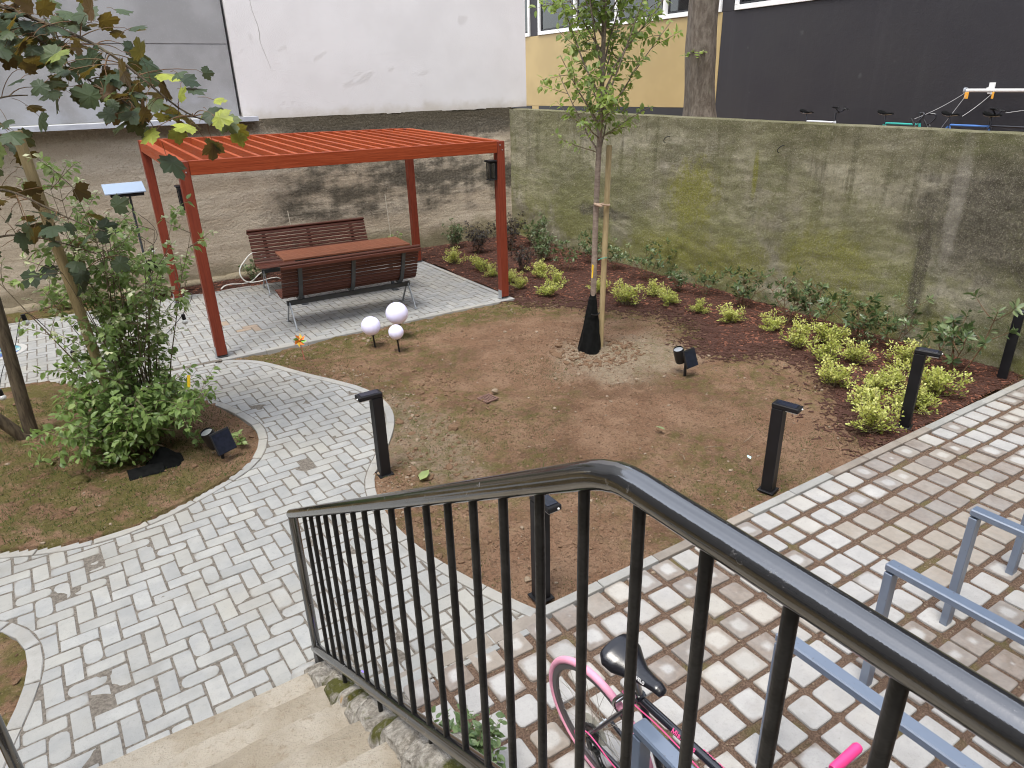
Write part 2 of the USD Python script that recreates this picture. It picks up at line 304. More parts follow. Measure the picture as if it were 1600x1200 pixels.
c = m.mix(m.math('multiply', gm, .8), c, (.205, .215, .052)); c = m.mix(m.math('multiply', m.step(m.noise(.7, detail=6, rough=.7), .43, .58), .5), c, (.165, .172, .062))
p1 = m.spot(y, z, 7.45, 1.35, .50, .55, m.noise(7, detail=6, rough=.7), 1.1)
p1 = m.math('maximum', p1, m.math('multiply', m.spot(y, z, 7.2, .5, 1.6, .35, m.noise(5), .7), .8)); p1 = m.math('maximum', p1, m.math('multiply', m.spot(y, z, 5.1, .75, .7, .5, m.noise(6), .8), .8))
p1 = m.math('maximum', p1, m.spot(y, z, 6.35, 1.75, .05, .34, fine, .6))
c = m.mix(m.math('multiply', p1, m.step(fine, .35, .55, .35, .85)), c, (.215, .215, .030))
dk = m.math('maximum', m.spot(y, z, 3.2, 1.55, 1.1, .8, m.noise(4), .6), m.math('maximum', m.spot(y, z, 3.95, .95, .10, 1.1, m.noise(8), .5), m.spot(y, z, 9.6, .85, .8, .12, m.noise(6), .8)))
c = m.mix(m.math('multiply', dk, m.step(fine, .3, .6, .45, .9)), c, (.085, .075, .058))
c = m.mix(m.math('multiply', m.spot(y, z, 3.72, 1.7, .085, 1.0, m.noise(9, detail=6, rough=.75), .9), .45), c, (.42, .39, .33))
c = m.mix(m.math('multiply', m.step(m.math('add', z, m.math('multiply', m.noise(3, detail=5), .7)), 2.25, 2.75), .6), c, (.135, .130, .060))
c = m.mix(m.math('multiply', m.step(m.noise(30, detail=6, rough=.8), .54, .66), .6), c, (.075, .07, .045)); c = m.mix(m.math('multiply', m.step(m.noise(36, detail=6, rough=.8), .55, .66), .55), c, (.50, .46, .36)); c = m.mix(m.math('multiply', m.step(gr, .55, .66), .55), c, (.60, .55, .44)); c = m.mix(m.math('multiply', m.step(m.noise(55, detail=4, rough=.75), .55, .66), .55), c, (.10, .095, .062)); c = m.mix(m.math('multiply', m.step(gr, .42, .32), .6), c, (.06, .055, .04))
m.done(c, .95, [(fine, .04), (gr, .012)], spec=.12)
m = Mat('stained_concrete'); x, y, z = m.sep(m.pos())
a, hb, vs, fine, gr = m.noise(.9, detail=6, rough=.6), m.noise(1.0, stretch=(.6, .6, 4.5), detail=5), m.noise(1.0, stretch=(4, 4, .5), detail=6, rough=.65), m.noise(24, detail=6, rough=.7), m.noise(110, detail=3, rough=.7)
c = m.mix(m.step(hb, .35, .65), (.44, .365, .27), (.56, .48, .37)); c = m.mix(m.math('multiply', m.step(fine, .53, .66), .5), c, (.27, .21, .145)); c = m.mix(m.math('multiply', m.step(gr, .56, .66), .4), c, (.66, .57, .44))
right = m.step(m.math('add', x, m.math('multiply', m.math('subtract', m.noise(1.6), .5), 2.4)), 2.7, 3.6)
bl = m.math('add', m.math('multiply', vs, .18), m.math('multiply', m.noise(1.0, stretch=(.8, .8, 1.9), detail=7, rough=.68), .82)); blot = m.math('maximum', m.math('multiply', m.step(bl, .40, .56), m.step(m.math('add', z, m.math('multiply', m.noise(1.5), .8)), .95, 1.35)), m.step(z, 1.95, 2.25))
c = m.mix(m.math('multiply', m.math('multiply', right, blot), m.step(fine, .2, .6, .72, .95)), c, (.075, .066, .050))
c = m.mix(m.math('multiply', m.math('multiply', right, m.step(m.math('add', z, m.math('multiply', m.noise(2), .8)), 1.0, .55)), .6), c, (.15, .145, .06))
c = m.mix(m.math('multiply', m.step(m.math('add', z, m.math('multiply', m.noise(3), .5)), .62, .40), .5), c, (.13, .115, .06))
c = m.mix(m.math('multiply', m.math('multiply', m.step(z, 2.25, 2.48), m.step(fine, .3, .5, .3, .75)), m.step(x, 2.4, 3.2, .55, 1)), c, (.085, .07, .045))
c = m.mix(m.math('multiply', m.step(gr, .42, .30), .6), c, (.10, .08, .055)); m.done(c, .95, [(fine, .035), (gr, .008), (hb, .03)], spec=.15)
m = Mat('white_plaster'); x, y, z = m.sep(m.pos()); a, s1, f = m.noise(1.2, detail=5), m.noise(1.0, stretch=(2, 2, 7), detail=5), m.noise(60, detail=4)
c = m.mix(m.step(a, .35, .65), (.54, .518, .50), (.575, .553, .535)); c = m.mix(m.math('multiply', m.step(s1, .62, .80), .08), c, (.50, .47, .45))
c = m.mix(m.math('multiply', m.step(m.math('add', z, m.math('multiply', m.noise(5), .3)), 2.92, 2.68), .75), c, (.40, .36, .30))
m.done(c, .85, [(f, .003), (s1, .001), (m.noise(5), .002)], spec=.25)
m = Mat('grey_render'); x, y, z = m.sep(m.pos()); a, f = m.noise(1.4, detail=5), m.noise(90, detail=4, rough=.7)
c = m.mix(m.step(a, .35, .65), (.215, .212, .208), (.275, .272, .268)); c = m.mix(m.math('multiply', m.step(f, .58, .68), .5), c, (.36, .36, .36)); c = m.mix(m.math('multiply', m.step(z, 2.65, 3.2, .5, 0), m.step(m.noise(3), .4, .6)), c, (.33, .34, .36))
m.done(c, .8, [(f, .003)], spec=.3)
plain('yellow_panel', (.33, .245, .105), (.365, .272, .118), 1.2, .6, .002, 40)
m = Mat('dark_panel'); a = m.noise(.8); sp = m.noise(3.2, detail=2); c = m.mix(m.step(a, .3, .7), (.012, .0105, .014), (.016, .0145, .0165))
c = m.mix(m.math('multiply', m.step(sp, .72, .80), .22), c, (.10, .10, .10)); c = m.mix(m.math('multiply', m.step(m.noise(1.0, stretch=(6, 6, .4), detail=5), .5, .7), .35), c, (.024, .022, .025)); m.done(c, .65, [(m.noise(40), .002), (m.noise(9), .003)])
plain('black_band', (.012, .012, .014), None, rough=.6)
plain('window_frame', (.72, .72, .70), (.66, .66, .64), 3, .4)
m = Mat('window_glass'); o = m.n('mix_closure', fac=m.n('fresnel', IOR=1.6), closure1=m.n('transparent_bsdf', color=(.32, .34, .36)), closure2=m.n('glossy_bsdf', color=(1, 1, 1), roughness=.03))
usdkit.material(stage, '/World/Looks/window_glass', m.nodes, m.links, surface=o[1:])
plain('room_dark', (.02, .02, .022), None, rough=.9); plain('curtain', (.10, .10, .11), (.16, .16, .16), 6, .9, stretch=(6, 6, .3)); plain('green_curtain', (.20, .30, .22), (.30, .38, .30), 6, .9, stretch=(6, 6, .3))
plain('added_house_render', (.16, .15, .14), (.20, .19, .175), 2, .9, .004, 60)  # wall colour of the two added unseen houses
plain('flashing', (.30, .31, .34), (.38, .39, .42), 3, .45, .002, 20)
# timber, paint, metal
def paint_wood(name, ca, cb, rough, stretch, bump=.004):
    m = Mat(name); g = m.noise(9, stretch=stretch, detail=5, rough=.6); k = m.noise(2.2, detail=3); t = m.n('object_info')
    c = m.mix(m.step(g, .35, .65), ca, cb); c = m.mix(m.math('multiply', t, .35), c, tuple(v*.55 for v in ca)); c = m.mix(m.math('multiply', m.step(m.noise(26, stretch=stretch, detail=6, rough=.7), .52, .64), .45), c, tuple(v*.5 for v in ca))
    c = m.mix(m.math('multiply', m.step(k, .68, .74), .5), c, tuple(v*.4 for v in ca)); m.done(c, m.step(g, .3, .7, rough-.08, rough+.12), [(g, bump)], spec=.28)
# timber of the pergola
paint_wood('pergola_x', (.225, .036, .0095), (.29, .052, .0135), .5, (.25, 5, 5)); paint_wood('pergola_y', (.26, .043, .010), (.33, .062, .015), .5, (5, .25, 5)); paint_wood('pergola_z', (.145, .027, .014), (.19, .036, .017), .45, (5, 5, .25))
paint_wood('bench_wood', (.070, .022, .013), (.105, .034, .021), .42, (.4, 6, 6)); paint_wood('table_wood', (.20, .072, .038), (.25, .092, .05), .40, (.4, 6, 6))
paint_wood('stake_wood', (.36, .28, .15), (.45, .36, .20), .8, (6, 6, .4), .01)
plain('bench_metal', (.045, .052, .058), (.06, .066, .072), 6, .45, .001, 60, metallic=.3)
plain('light_metal', (.36, .38, .40), (.30, .32, .34), 6, .4, metallic=.5)
m = Mat('rail_paint'); sp, a = m.noise(45, detail=5, rough=.75), m.noise(7, detail=4)
chip = m.math('multiply', m.step(sp, .60, .68), m.step(a, .46, .62)); c = m.mix(m.math('multiply', chip, .5), (.006, .0058, .0058), (.20, .19, .18))
m.done(c, m.math('add', m.step(a, .35, .7, .06, .14), m.math('multiply', chip, .4)), [(sp, .0003), (m.noise(10, detail=2), .0008)], spec=.5, extra=dict(ior=2.35))
plain('rail_dull', (.005, .0048, .0048), (.014, .0135, .013), 14, .38, .001, 70, spec=.25, rvar=.1)
plain('bollard_paint', (.0045, .0045, .0055), (.0075, .0075, .009), 5, .5, .0006, 120, spec=.28); plain('solar_cell', (.006, .008, .014), (.010, .012, .022), 30, .2, spec=.4)
plain('solar_sky_reflection', (.30, .38, .50), None, rough=.25, spec=.9)  # pale blue sky reflection painted into the panel colour
m = Mat('lamp_strip'); m.done((.78, .78, .76), .4)
plain('black_plastic', (.006, .006, .007), (.011, .011, .012), 10, .45, spec=.35); plain('black_fabric', (.003, .0033, .0033), (.006, .0064, .0064), 25, .95, .006, 30, spec=.12)
m = Mat('rack_paint'); a, d = m.noise(4), m.noise(60, detail=4); c = m.mix(m.step(a, .3, .7), (.090, .122, .178), (.108, .142, .20)); c = m.mix(m.math('multiply', m.step(d, .66, .72), .8), c, (.05, .05, .06)); m.done(c, .30, [(d, .0006)], spec=.5, extra=dict(ior=2.2))
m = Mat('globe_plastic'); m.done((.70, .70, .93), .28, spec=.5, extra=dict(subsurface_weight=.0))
plain('grate', (.17, .095, .075), (.12, .07, .055), 30, .7); plain('hole_shade', (.01, .009, .008), None, rough=1.0)  # last colour: black painted for the shade inside openings
plain('tyre_pink', (.78, .34, .46), (.72, .31, .43), 8, .6); plain('grip_pink', (.72, .05, .22), None, rough=.4); plain('cable_pink', (.78, .10, .28), None, rough=.35)
plain('bike_black', (.008, .008, .011), None, rough=.16, spec=.6, coat=.5); plain('saddle_skin', (.005, .005, .007), (.007, .007, .009), 12, .24, .0003, 300, spec=.55, coat=.2)
plain('chrome', (.62, .62, .60), (.5, .5, .48), 20, .25, metallic=1.0); plain('gear_steel', (.10, .10, .10), (.05, .05, .05), 60, .35, metallic=.9); plain('spoke_steel', (.60, .57, .50), None, rough=.3, metallic=.8); plain('rim_dark', (.10, .09, .09), None, rough=.4, metallic=.5); plain('tyre_black', (.015, .015, .015), None, rough=.75); plain('letter_white', (.8, .8, .8), None, rough=.5)
plain('bike_teal', (.03, .32, .28), None, rough=.3); plain('bike_blue', (.06, .16, .42), None, rough=.3); plain('bike_white', (.6, .62, .65), None, rough=.3); plain('tag_orange', (.70, .33, .04), None, rough=.5); plain('cable_grey', (.30, .30, .30), None, rough=.5)
plain('terracotta', (.42, .17, .085), (.36, .145, .07), 12, .8, .004, 60); plain('yellow_tag', (.75, .50, .02), None, rough=.5); plain('green_tie', (.04, .32, .25), None, rough=.6); plain('cloth_tie', (.46, .34, .25), (.38, .27, .19), 60, .9)
plain('purple_plastic', (.30, .22, .75), None, rough=.4); plain('blue_scrap', (.42, .62, .68), None, rough=.6); plain('white_hose', (.62, .62, .58), None, rough=.5); plain('cane', (.50, .45, .36), None, rough=.7)
plain('glass_bulb', (.55, .56, .55), None, rough=.12, spec=.8); plain('mosaic_white', (.40, .40, .39), None, rough=.4)
m = Mat('mosaic_tile'); t = m.n('object_info'); m.done(m.n('rgb_ramp', fac=t, ramp=[(0, (.05, .08, .30)), (.4, (.10, .22, .45)), (.7, (.08, .32, .25)), (1, (.55, .60, .60))]), .25)
for nm, col in (('petal_green', (.18, .42, .06)), ('petal_orange', (.72, .20, .03)), ('petal_yellow', (.72, .50, .06)), ('petal_stick', (.45, .12, .09))): plain(nm, col, None, rough=.45)
# bark and leaves
def bark(name, ca, cb, sc=7, bump=.03, stretch=(3, 3, .5)):
    m = Mat(name); g, f = m.noise(sc, stretch=stretch, detail=6, rough=.65), m.noise(60, detail=4)
    c = m.mix(m.step(g, .38, .62), ca, cb); c = m.mix(m.math('multiply', m.step(m.noise(3), .6, .7), .4), c, (.16, .16, .11)); m.done(c, .9, [(g, bump), (f, bump*.2)], spec=.2)
bark('bark_old', (.105, .086, .067), (.165, .140, .113), 9, .035, (2.2, 2.2, .7)); bark('bark_young', (.20, .155, .125), (.27, .22, .18), 12, .006, (1, 1, 3)); bark('bark_maple', (.060, .046, .032), (.115, .092, .062), 12, .012); bark('stem_shrub', (.12, .095, .06), (.21, .17, .115), 20, .004); bark('stem_red', (.17, .085, .05), (.14, .11, .06), 20, .003); bark('twig_dry', (.13, .09, .06), (.21, .16, .11), 30, .004)
def leafmat(name, stops, back=None, tr=(.10, .16, .02), trf=.3, rough=.45, spec=.45):
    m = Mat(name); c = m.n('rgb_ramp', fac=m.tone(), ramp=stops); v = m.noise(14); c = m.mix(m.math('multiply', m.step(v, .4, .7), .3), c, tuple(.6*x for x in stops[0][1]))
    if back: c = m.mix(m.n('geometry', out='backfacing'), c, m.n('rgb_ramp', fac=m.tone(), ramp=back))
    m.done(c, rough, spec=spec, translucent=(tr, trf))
leafmat('leaf_tree', [(0, (.095, .150, .035)), (.5, (.19, .265, .070)), (1, (.36, .40, .14))], tr=(.30, .42, .08), trf=.42)
leafmat('leaf_shrub', [(0, (.095, .155, .045)), (.5, (.19, .275, .085)), (1, (.34, .41, .17))], tr=(.28, .42, .11), trf=.38)
leafmat('bract', [(0, (.50, .53, .28)), (1, (.70, .71, .50))], tr=(.4, .45, .25))
leafmat('leaf_gold', [(0, (.19, .24, .05)), (.45, (.42, .46, .11)), (1, (.66, .66, .24))], tr=(.50, .52, .07), trf=.25)
leafmat('leaf_dark', [(0, (.040, .062, .025)), (.5, (.095, .140, .055)), (1, (.24, .29, .14))], tr=(.07, .13, .03), trf=.2, rough=.35)
leafmat('leaf_purple', [(0, (.016, .014, .016)), (.6, (.030, .026, .022)), (1, (.06, .055, .03))], tr=(.05, .03, .03), trf=.15)
leafmat('leaf_maple', [(0, (.024, .042, .026)), (.5, (.058, .088, .045)), (.8, (.16, .20, .05)), (1, (.32, .36, .06))], back=[(0, (.045, .027, .020)), (.55, (.105, .066, .034)), (.8, (.17, .13, .03)), (1, (.28, .30, .04))], tr=(.17, .12, .02), trf=.25, rough=.5, spec=.22)
leafmat('leaf_pot', [(0, (.07, .12, .05)), (1, (.19, .26, .12))], tr=(.2, .3, .1))

# ================================================================== GROUND
PATH_R = [(1.18, 8.42), (1.60, 8.05), (1.78, 7.65), (2.12, 6.95), (2.27, 6.58), (2.325, 6.2), (2.28, 5.85), (2.18, 5.6), (2.0, 5.3), (1.80, 5.02), (1.64, 4.78), (1.55, 4.5), (1.51, 4.15), (1.53, 3.77), (1.63, 3.35), (1.75, 3.0), (1.86, 2.73)]
BED_L = [(-3.2, 9.35), (-1.07, 8.94), (-.62, 8.80), (-.1, 8.38), (.32, 7.86), (.70, 7.36), (.88, 7.0), (1.0, 6.6), (1.045, 6.3), (1.0, 6.0), (.92, 5.8), (.77, 5.6), (.53, 5.45), (.16, 5.27), (-.07, 5.2), (-.37, 5.18), (-.73, 5.28), (-.96, 5.40), (-3.2, 6.5)]
BED_S = [(-3.2, 5.3), (-1.4, 4.72), (-.97, 4.47), (-.86, 4.33), (-.80, 4.15), (-.79, 3.96), (-.81, 3.82), (-.91, 3.48), (-1.02, 2.95)]
def smooth_line(P, n): return np.array(P)[:1].tolist()+spline(P, n)[1:-1].tolist()+np.array(P)[-1:].tolist()
PR, BL, BS = smooth_line(PATH_R, 70), smooth_line(BED_L, 90), smooth_line(BED_S, 40)
PATIO = Polygon([(-3.2, 8.42), (5.40, 8.42), (5.40, 11.72), (-3.2, 11.95)])
bed_poly = Polygon(BL+[(-3.2, 7.5)]).buffer(0)
small_poly = Polygon(BS+[(-3.2, 2.9)]).buffer(0)
hard = Polygon(PR+[(1.86, 2.60), (-3.2, 2.60), (-3.2, 8.43)]).buffer(0).union(PATIO).difference(bed_poly).difference(small_poly)
PATHP = hard.difference(PATIO.buffer(0.001)).buffer(-.0005)
PATHP = max(getattr(PATHP, 'geoms', [PATHP]), key=lambda g: g.area)
KW = .085
path_in = PATHP.buffer(-KW).intersection(sbox(-3.1, 2.80, 6, 8.40)) if False else PATHP.difference(LineString(PR).buffer(KW)).difference(LineString(BL).buffer(KW)).difference(LineString(BS).buffer(KW))
PATIO_H = hard.intersection(PATIO)
path_in = path_in.buffer(0)
patio_in = PATIO_H.difference(LineString([(-3.2, 8.42), (1.18, 8.42), (5.40, 8.42), (5.40, 11.72), (-3.2, 11.95)]).buffer(KW)).difference(LineString(BL).buffer(KW))
MULCH_EDGE = [(5.42, 8.50), (5.62, 8.12), (6.10, 7.58), (6.38, 7.12), (6.70, 6.62), (6.72, 6.12), (6.55, 5.72), (6.12, 5.40), (6.10, 5.12), (6.45, 4.88), (6.66, 4.66), (6.62, 4.3), (6.31, 3.75), (6.0, 3.43), (5.58, 3.08), (5.55, 2.80), (5.75, 2.70)]
ME = smooth_line(MULCH_EDGE, 60)
mulch_poly = Polygon(ME+[(8.0, 2.70), (8.0, 12.5), (5.42, 12.5)]).buffer(0).union(Polygon([(-3.2, 11.90), (5.45, 11.68), (5.45, 12.55), (-3.2, 12.55)])).buffer(0)
def crop(g, k):
    m = tm(g.vertices, g.faces[k]); m.remove_unreferenced_vertices(); return m
def inside(poly, x, y): return shapely.contains_xy(poly, x, y)

# one sheet to the horizon, under everything
tag(obj('ground', tm([(-90, -90, -.14), (90, -90, -.14), (90, 90, -.14), (-90, 90, -.14)], [(0, 1, 2), (0, 2, 3)]), 'soil', label='bare earth under the yard'), kind='structure')
# soil of the lawn and the beds
def soil_z(x, y):
    p = np.c_[x, y, 0*x]; z = -.022+.050*(fbm(p, 1.1, 4, 3)-.5)+.055*(fbm(p, 5, 4, 9)-.5)*(.4+1.2*fbm(p, .8, 2, 19))+.028*(fbm(p, 22, 3, 5)-.5)
    z += .05*np.exp(-(((x-5.0)/.45)**2+((y-6.05)/.38)**2))*(.4+fbm(p, 9, 3, 7))
    z += np.where((x < 1.2) & (y > 4.9), .05*np.clip(np.minimum((1.05-x), 1)*1.2, 0, 1), 0)
    return z
def soil_fn(x0, x1, y0, y1, base, cut):
    def fn(u, v):
        x, y = x0+u*(x1-x0), y0+v*(y1-y0); z = base(x, y); z = np.where(inside(cut, x, y), np.minimum(z, -.09), z); return np.c_[x, y, z]
    return fn
cutl = hard.buffer(-.03)
tag(obj('lawn_soil', grid(soil_fn(-3.2, 8.02, 2.66, 12.5, soil_z, cutl.union(mulch_poly.buffer(-.45))), 400, 350), 'soil', smooth=True, label='bare brown lawn soil with mossy patches and clods'), kind='structure')
rg = np.random.default_rng(5)
def mulch_z(x, y):
    p = np.c_[x, y, 0*x]; e = np.clip(shapely.distance(LineString(ME), shapely.points(x, y))/.45, 0, 1); return -.045*(1-e)**2+.004+.05*(fbm(p, 2.2, 4, 13)-.45)*e+.02*(fbm(p, 14, 3, 2)-.5)+.03*np.clip((x-7.3)/.7, 0, 1)
def mulch_fn(x0, x1, y0, y1, nu, nv):
    g = grid(lambda u, v: np.c_[x0+u*(x1-x0), y0+v*(y1-y0), mulch_z(x0+u*(x1-x0), y0+v*(y1-y0))], nu, nv)
    c = g.vertices[g.faces].mean(1); k = inside(mulch_poly, c[:, 0], c[:, 1]); return crop(g, k)
mb = thing('mulch_bed', 'dark red bark mulch bed along the foot of both walls', 'mulch bed', kind='structure')
obj('bed_soil', cat([mulch_fn(5.3, 8.02, 2.68, 12.5, 70, 240), mulch_fn(-3.2, 5.5, 11.66, 12.55, 200, 24)]), 'mulch_bed', mb, smooth=True)
def scatter(poly, n, rg):
    x0, y0, x1, y1 = poly.bounds; out = np.zeros((0, 2))
    while len(out) < n:
        q = np.c_[rg.uniform(x0, x1, n*2), rg.uniform(y0, y1, n*2)]; out = np.r_[out, q[inside(poly, q[:, 0], q[:, 1])]]
    return out[:n]
def lumps(P, S, rg, tmpl, flat=.5, tiltmax=.6):
    """many small copies of a little mesh, randomly turned and squashed: one mesh"""
    v, f = tmpl; n = len(P); a = rg.uniform(0, 2*PI, n); ti = rg.uniform(-tiltmax, tiltmax, n)
    V = v[None]*np.c_[S*rg.uniform(.7, 1.4, n), S*rg.uniform(.6, 1.1, n), S*flat*rg.uniform(.6, 1.3, n)][:, None]
    V = V*(1+rg.uniform(-.18, .18, (n, len(v), 1)))
    y, z = V[..., 1]*np.cos(ti)[:, None]-V[..., 2]*np.sin(ti)[:, None], V[..., 1]*np.sin(ti)[:, None]+V[..., 2]*np.cos(ti)[:, None]
    x = V[..., 0]; V = np.stack([x*np.cos(a)[:, None]-y*np.sin(a)[:, None], x*np.sin(a)[:, None]+y*np.cos(a)[:, None], z], -1)+P[:, None]
    return tm(V.reshape(-1, 3), (f[None]+(np.arange(n)*len(v))[:, None, None]).reshape(-1, 3))
ico0 = trimesh.creation.icosphere(0, 1); ICO = (np.array(ico0.vertices), np.array(ico0.faces))
CHIP = (np.array([(-1, -.3, -.1), (1, -.22, -.1), (.9, .25, -.1), (-.9, .32, -.1), (-.95, -.25, .12), (.9, -.2, .1), (.95, .2, .13), (-1, .25, .1)], float), np.array(trimesh.convex.convex_hull(np.array([(-1, -1, -1), (1, -1, -1), (1, 1, -1), (-1, 1, -1), (-1, -1, 1), (1, -1, 1), (1, 1, 1), (-1, 1, 1)], float)).faces))
CHIP = (CHIP[0], np.array([(0, 2, 1), (0, 3, 2), (4, 5, 6), (4, 6, 7), (0, 1, 5), (0, 5, 4), (1, 2, 6), (1, 6, 5), (2, 3, 7), (2, 7, 6), (3, 0, 4), (3, 4, 7)]))
q = scatter(mulch_poly.buffer(.05), 42000, rg)
stray = np.r_[scatter(LineString(ME).buffer(.18), 1800, rg), scatter(LineString(ME).buffer(.45), 900, rg), scatter(LineString(ME[:40]).buffer(.25), 1200, rg)]; q = np.r_[q, stray]
q = q[~inside(hard, q[:, 0], q[:, 1])]
zz = np.where(inside(mulch_poly, q[:, 0], q[:, 1]), np.maximum(mulch_z(q[:, 0], q[:, 1]), np.where(shapely.distance(LineString(ME), shapely.points(q)) < .45, soil_z(q[:, 0], q[:, 1]), -1)), soil_z(q[:, 0], q[:, 1]))
tag(obj('bark_chips', lumps(np.c_[q, zz+.006], rg.uniform(.012, .036, len(q)), rg, CHIP, .8, .7), 'mulch_chip', mb), kind='stuff')
# loose soil, stones and thin moss on the lawn
lawn_poly = sbox(-3.0, 2.74, 7.9, 8.41).difference(hard.buffer(.02)).difference(mulch_poly.buffer(-.05)).difference(sbox(-4, 2, .6, 3.4))
q = scatter(lawn_poly, 6500, rg); w = fbm(np.c_[q, 0*q[:, :1]], 1.6, 4, 31); q = q[w > .46]
q2 = np.r_[scatter(Point(4.98, 6.0).buffer(.55).difference(Point(4.98, 6.0).buffer(.2)), 420, rg), scatter(LineString(PR[26:56]).buffer(.75).difference(hard.buffer(.04)), 260, rg), scatter(sbox(3.2, 7, 2.9, 5).difference(mulch_poly), 130, rg)]; q = np.r_[q, q2]; sz = np.r_[rg.gamma(2.0, .0033, len(q)-len(q2))+.002, rg.gamma(2.2, .0062, len(q2))+.004]
tag(obj('soil_clods', lumps(np.c_[q, soil_z(*q.T)+.002], sz, rg, ICO, .6), 'clod', label='small soil clods scattered over the lawn'), 'small soil clods scattered over the bare lawn', 'soil clods', kind='stuff')
q = np.r_[scatter(lawn_poly, 650, rg), scatter(Point(5.1, 5.75).buffer(.85), 260, rg), scatter(sbox(1.4, 7.9, 5.4, 8.38).difference(hard.buffer(.03)), 160, rg), scatter(LineString(PR[18:50]).buffer(.35).difference(hard.buffer(.02)), 220, rg)]
tag(obj('pebbles', lumps(np.c_[q, soil_z(*q.T)+.003], rg.gamma(1.8, .0036, len(q))+.003, rg, ICO, .6), 'pebble'), 'pale pebbles lying scattered in the lawn soil', 'pebbles', kind='stuff')
q = scatter(lawn_poly, 75000, rg); p3 = np.c_[q, 0*q[:, :1]]; w = fbm(p3, 1.0, 4, 44)+.35*(fbm(p3, 6, 3, 45)-.5)
w = w+np.where((np.abs(q[:, 1]-8.1) < .35), .14, 0)+np.where((q[:, 0] < .95) & (q[:, 1] > 4.9), .15, 0); q = q[w > .535]
n = len(q); h = rg.uniform(.006, .020, n)*np.where((q[:, 0] < .95) & (q[:, 1] > 4.9), 1.5, 1)*np.where(rg.random(n) < .03, 2.2, 1); a = rg.uniform(0, 2*PI, n); s = rg.uniform(.002, .0045, n); z = soil_z(*q.T)-.002
le = rg.normal(size=(n, 2))*h[:, None]*.5
V = np.stack([np.c_[q[:, 0]-s*np.cos(a), q[:, 1]-s*np.sin(a), z], np.c_[q[:, 0]+s*np.cos(a), q[:, 1]+s*np.sin(a), z], np.c_[q+le, z+h]], 1)
tag(obj('moss', tm(V.reshape(-1, 3), np.arange(3*n).reshape(-1, 3)), 'grass'), 'thin yellowish green moss and grass patches on the soil', 'moss', kind='stuff')

# ------------------------------------------------------------------ paving
def size_on_picture(c): return -np.linalg.norm(np.array([c[0], c[1], 0])-CAM)
def lay(parent, stones, mat, name, limit, rest):
    """stones: (mesh, uv, tone, centre, material or None). The largest in the picture are single parts."""
    st = sorted(stones, key=lambda s: -size_on_picture(s[3]))
    for mesh, uv, t, c, mm in st[:limit]: obj(name, mesh, mm or mat, parent, uv=uv, tone=t)
    left = [s for s in st[limit:] if not s[4]]
    for mesh, uv, t, c, mm in [s for s in st[limit:] if s[4]]: obj(name, mesh, mm, parent, uv=uv, tone=t)
    if left:
        M_ = cat([s[0] for s in left]); obj_ = obj(rest, M_, mat, parent, uv=np.concatenate([s[1] for s in left]), tone=np.concatenate([np.full(len(s[0].vertices), s[2]) for s in left])); tag(obj_, kind='stuff')
def herring(poly, o, ang, u, rg, brown=(), wob=1.0):
    e1, e2 = np.array([math.cos(ang), math.sin(ang)]), np.array([-math.sin(ang), math.cos(ang)]); out = []; o = np.array(o)
    shapely.prepare(poly)
    for a in range(-70, 90):
        for b in range(-40, 40):
            for kind in (0, 1):
                cx, cy = a+2*b, a-2*b
                if kind: cx, cy = cx+1.5, cy-.5
                c = o+u*(cx*e1+cy*e2)
                if not (-3.2 < c[0] < 5.6 and 2.5 < c[1] < 12.2): continue
                hx, hy = (u*.5, u) if kind == 0 else (u, u*.5)
                g = rg.uniform(.0042, .0078); r = rg.choice([.004, .008, .016, .034], p=[.40, .30, .20, .10])*wob
                sh = sbox(-hx+g, -hy+g, hx-g, hy-g).buffer(-r).buffer(r, quad_segs=2)
                P = ring(sh); P = P+rg.normal(size=P.shape)*.0012+rg.normal(size=2)*.0012; th = rg.normal()*.008
                P = P@np.array([[math.cos(th), math.sin(th)], [-math.sin(th), math.cos(th)]])
                W = c+P[:, :1]*e1+P[:, 1:]*e2; pg = Polygon(W).buffer(0)
                if not poly.intersects(pg): continue
                if not poly.contains(pg):
                    pg = pg.intersection(poly)
                    for pp in getattr(pg, 'geoms', [pg]):
                        if pp.geom_type == 'Polygon' and pp.area > .0009: out.append((ring(pp.simplify(.002)), c, e1, e2, hx, hy))
                else: out.append((W, c, e1, e2, hx, hy))
    res = []
    for W, c, e1, e2, hx, hy in out:
        if len(W) < 3: continue
        mesh = prism(W, -.05, .0005+rg.normal()*.0013, .0035, rg.normal(size=2)*.006); v = mesh.vertices[:, :2]-c
        uv = np.c_[(v@e1)/hx, (v@e2)/hy]
        mm = 'brown_paver' if any(np.hypot(c[0]-bx, c[1]-by) < br for bx, by, br in brown) else None
        res.append((mesh, uv, rg.random(), c, mm))
    return res
def kerb_run(P, w, seg, side, z1, rg, mat):
    """kerb stones along the polyline P; side +1 lays them to its left"""
    L = LineString(P); n = max(1, int(round(L.length/seg))); out = []
    for i in range(n):
        a, b = L.length*i/n+.003, L.length*(i+1)/n-.003; k = max(2, int((b-a)/.12)+1)
        p = np.array([L.interpolate(t).coords[0] for t in np.linspace(a, b, k)]); d = np.gradient(p, axis=0); d /= np.linalg.norm(d, axis=1, keepdims=True)
        nrm = np.c_[-d[:, 1], d[:, 0]]*side; q_ = np.r_[p+nrm*.002, (p+nrm*w)[::-1]]
        pg = shapely.geometry.polygon.orient(Polygon(q_), 1.0); W = np.array(pg.exterior.coords)[:-1]
        mesh = prism(W, -.1, z1+rg.normal()*.0015, .005); c = W.mean(0); v = mesh.vertices[:, :2]
        dist = np.array([LineString(np.array(p)+nrm*w/2).distance(Point(x)) for x in v]); uv = np.c_[dist/(w/2), 0*dist]
        out.append((mesh, uv, rg.random(), c, mat))
    return out
rg = np.random.default_rng(8)
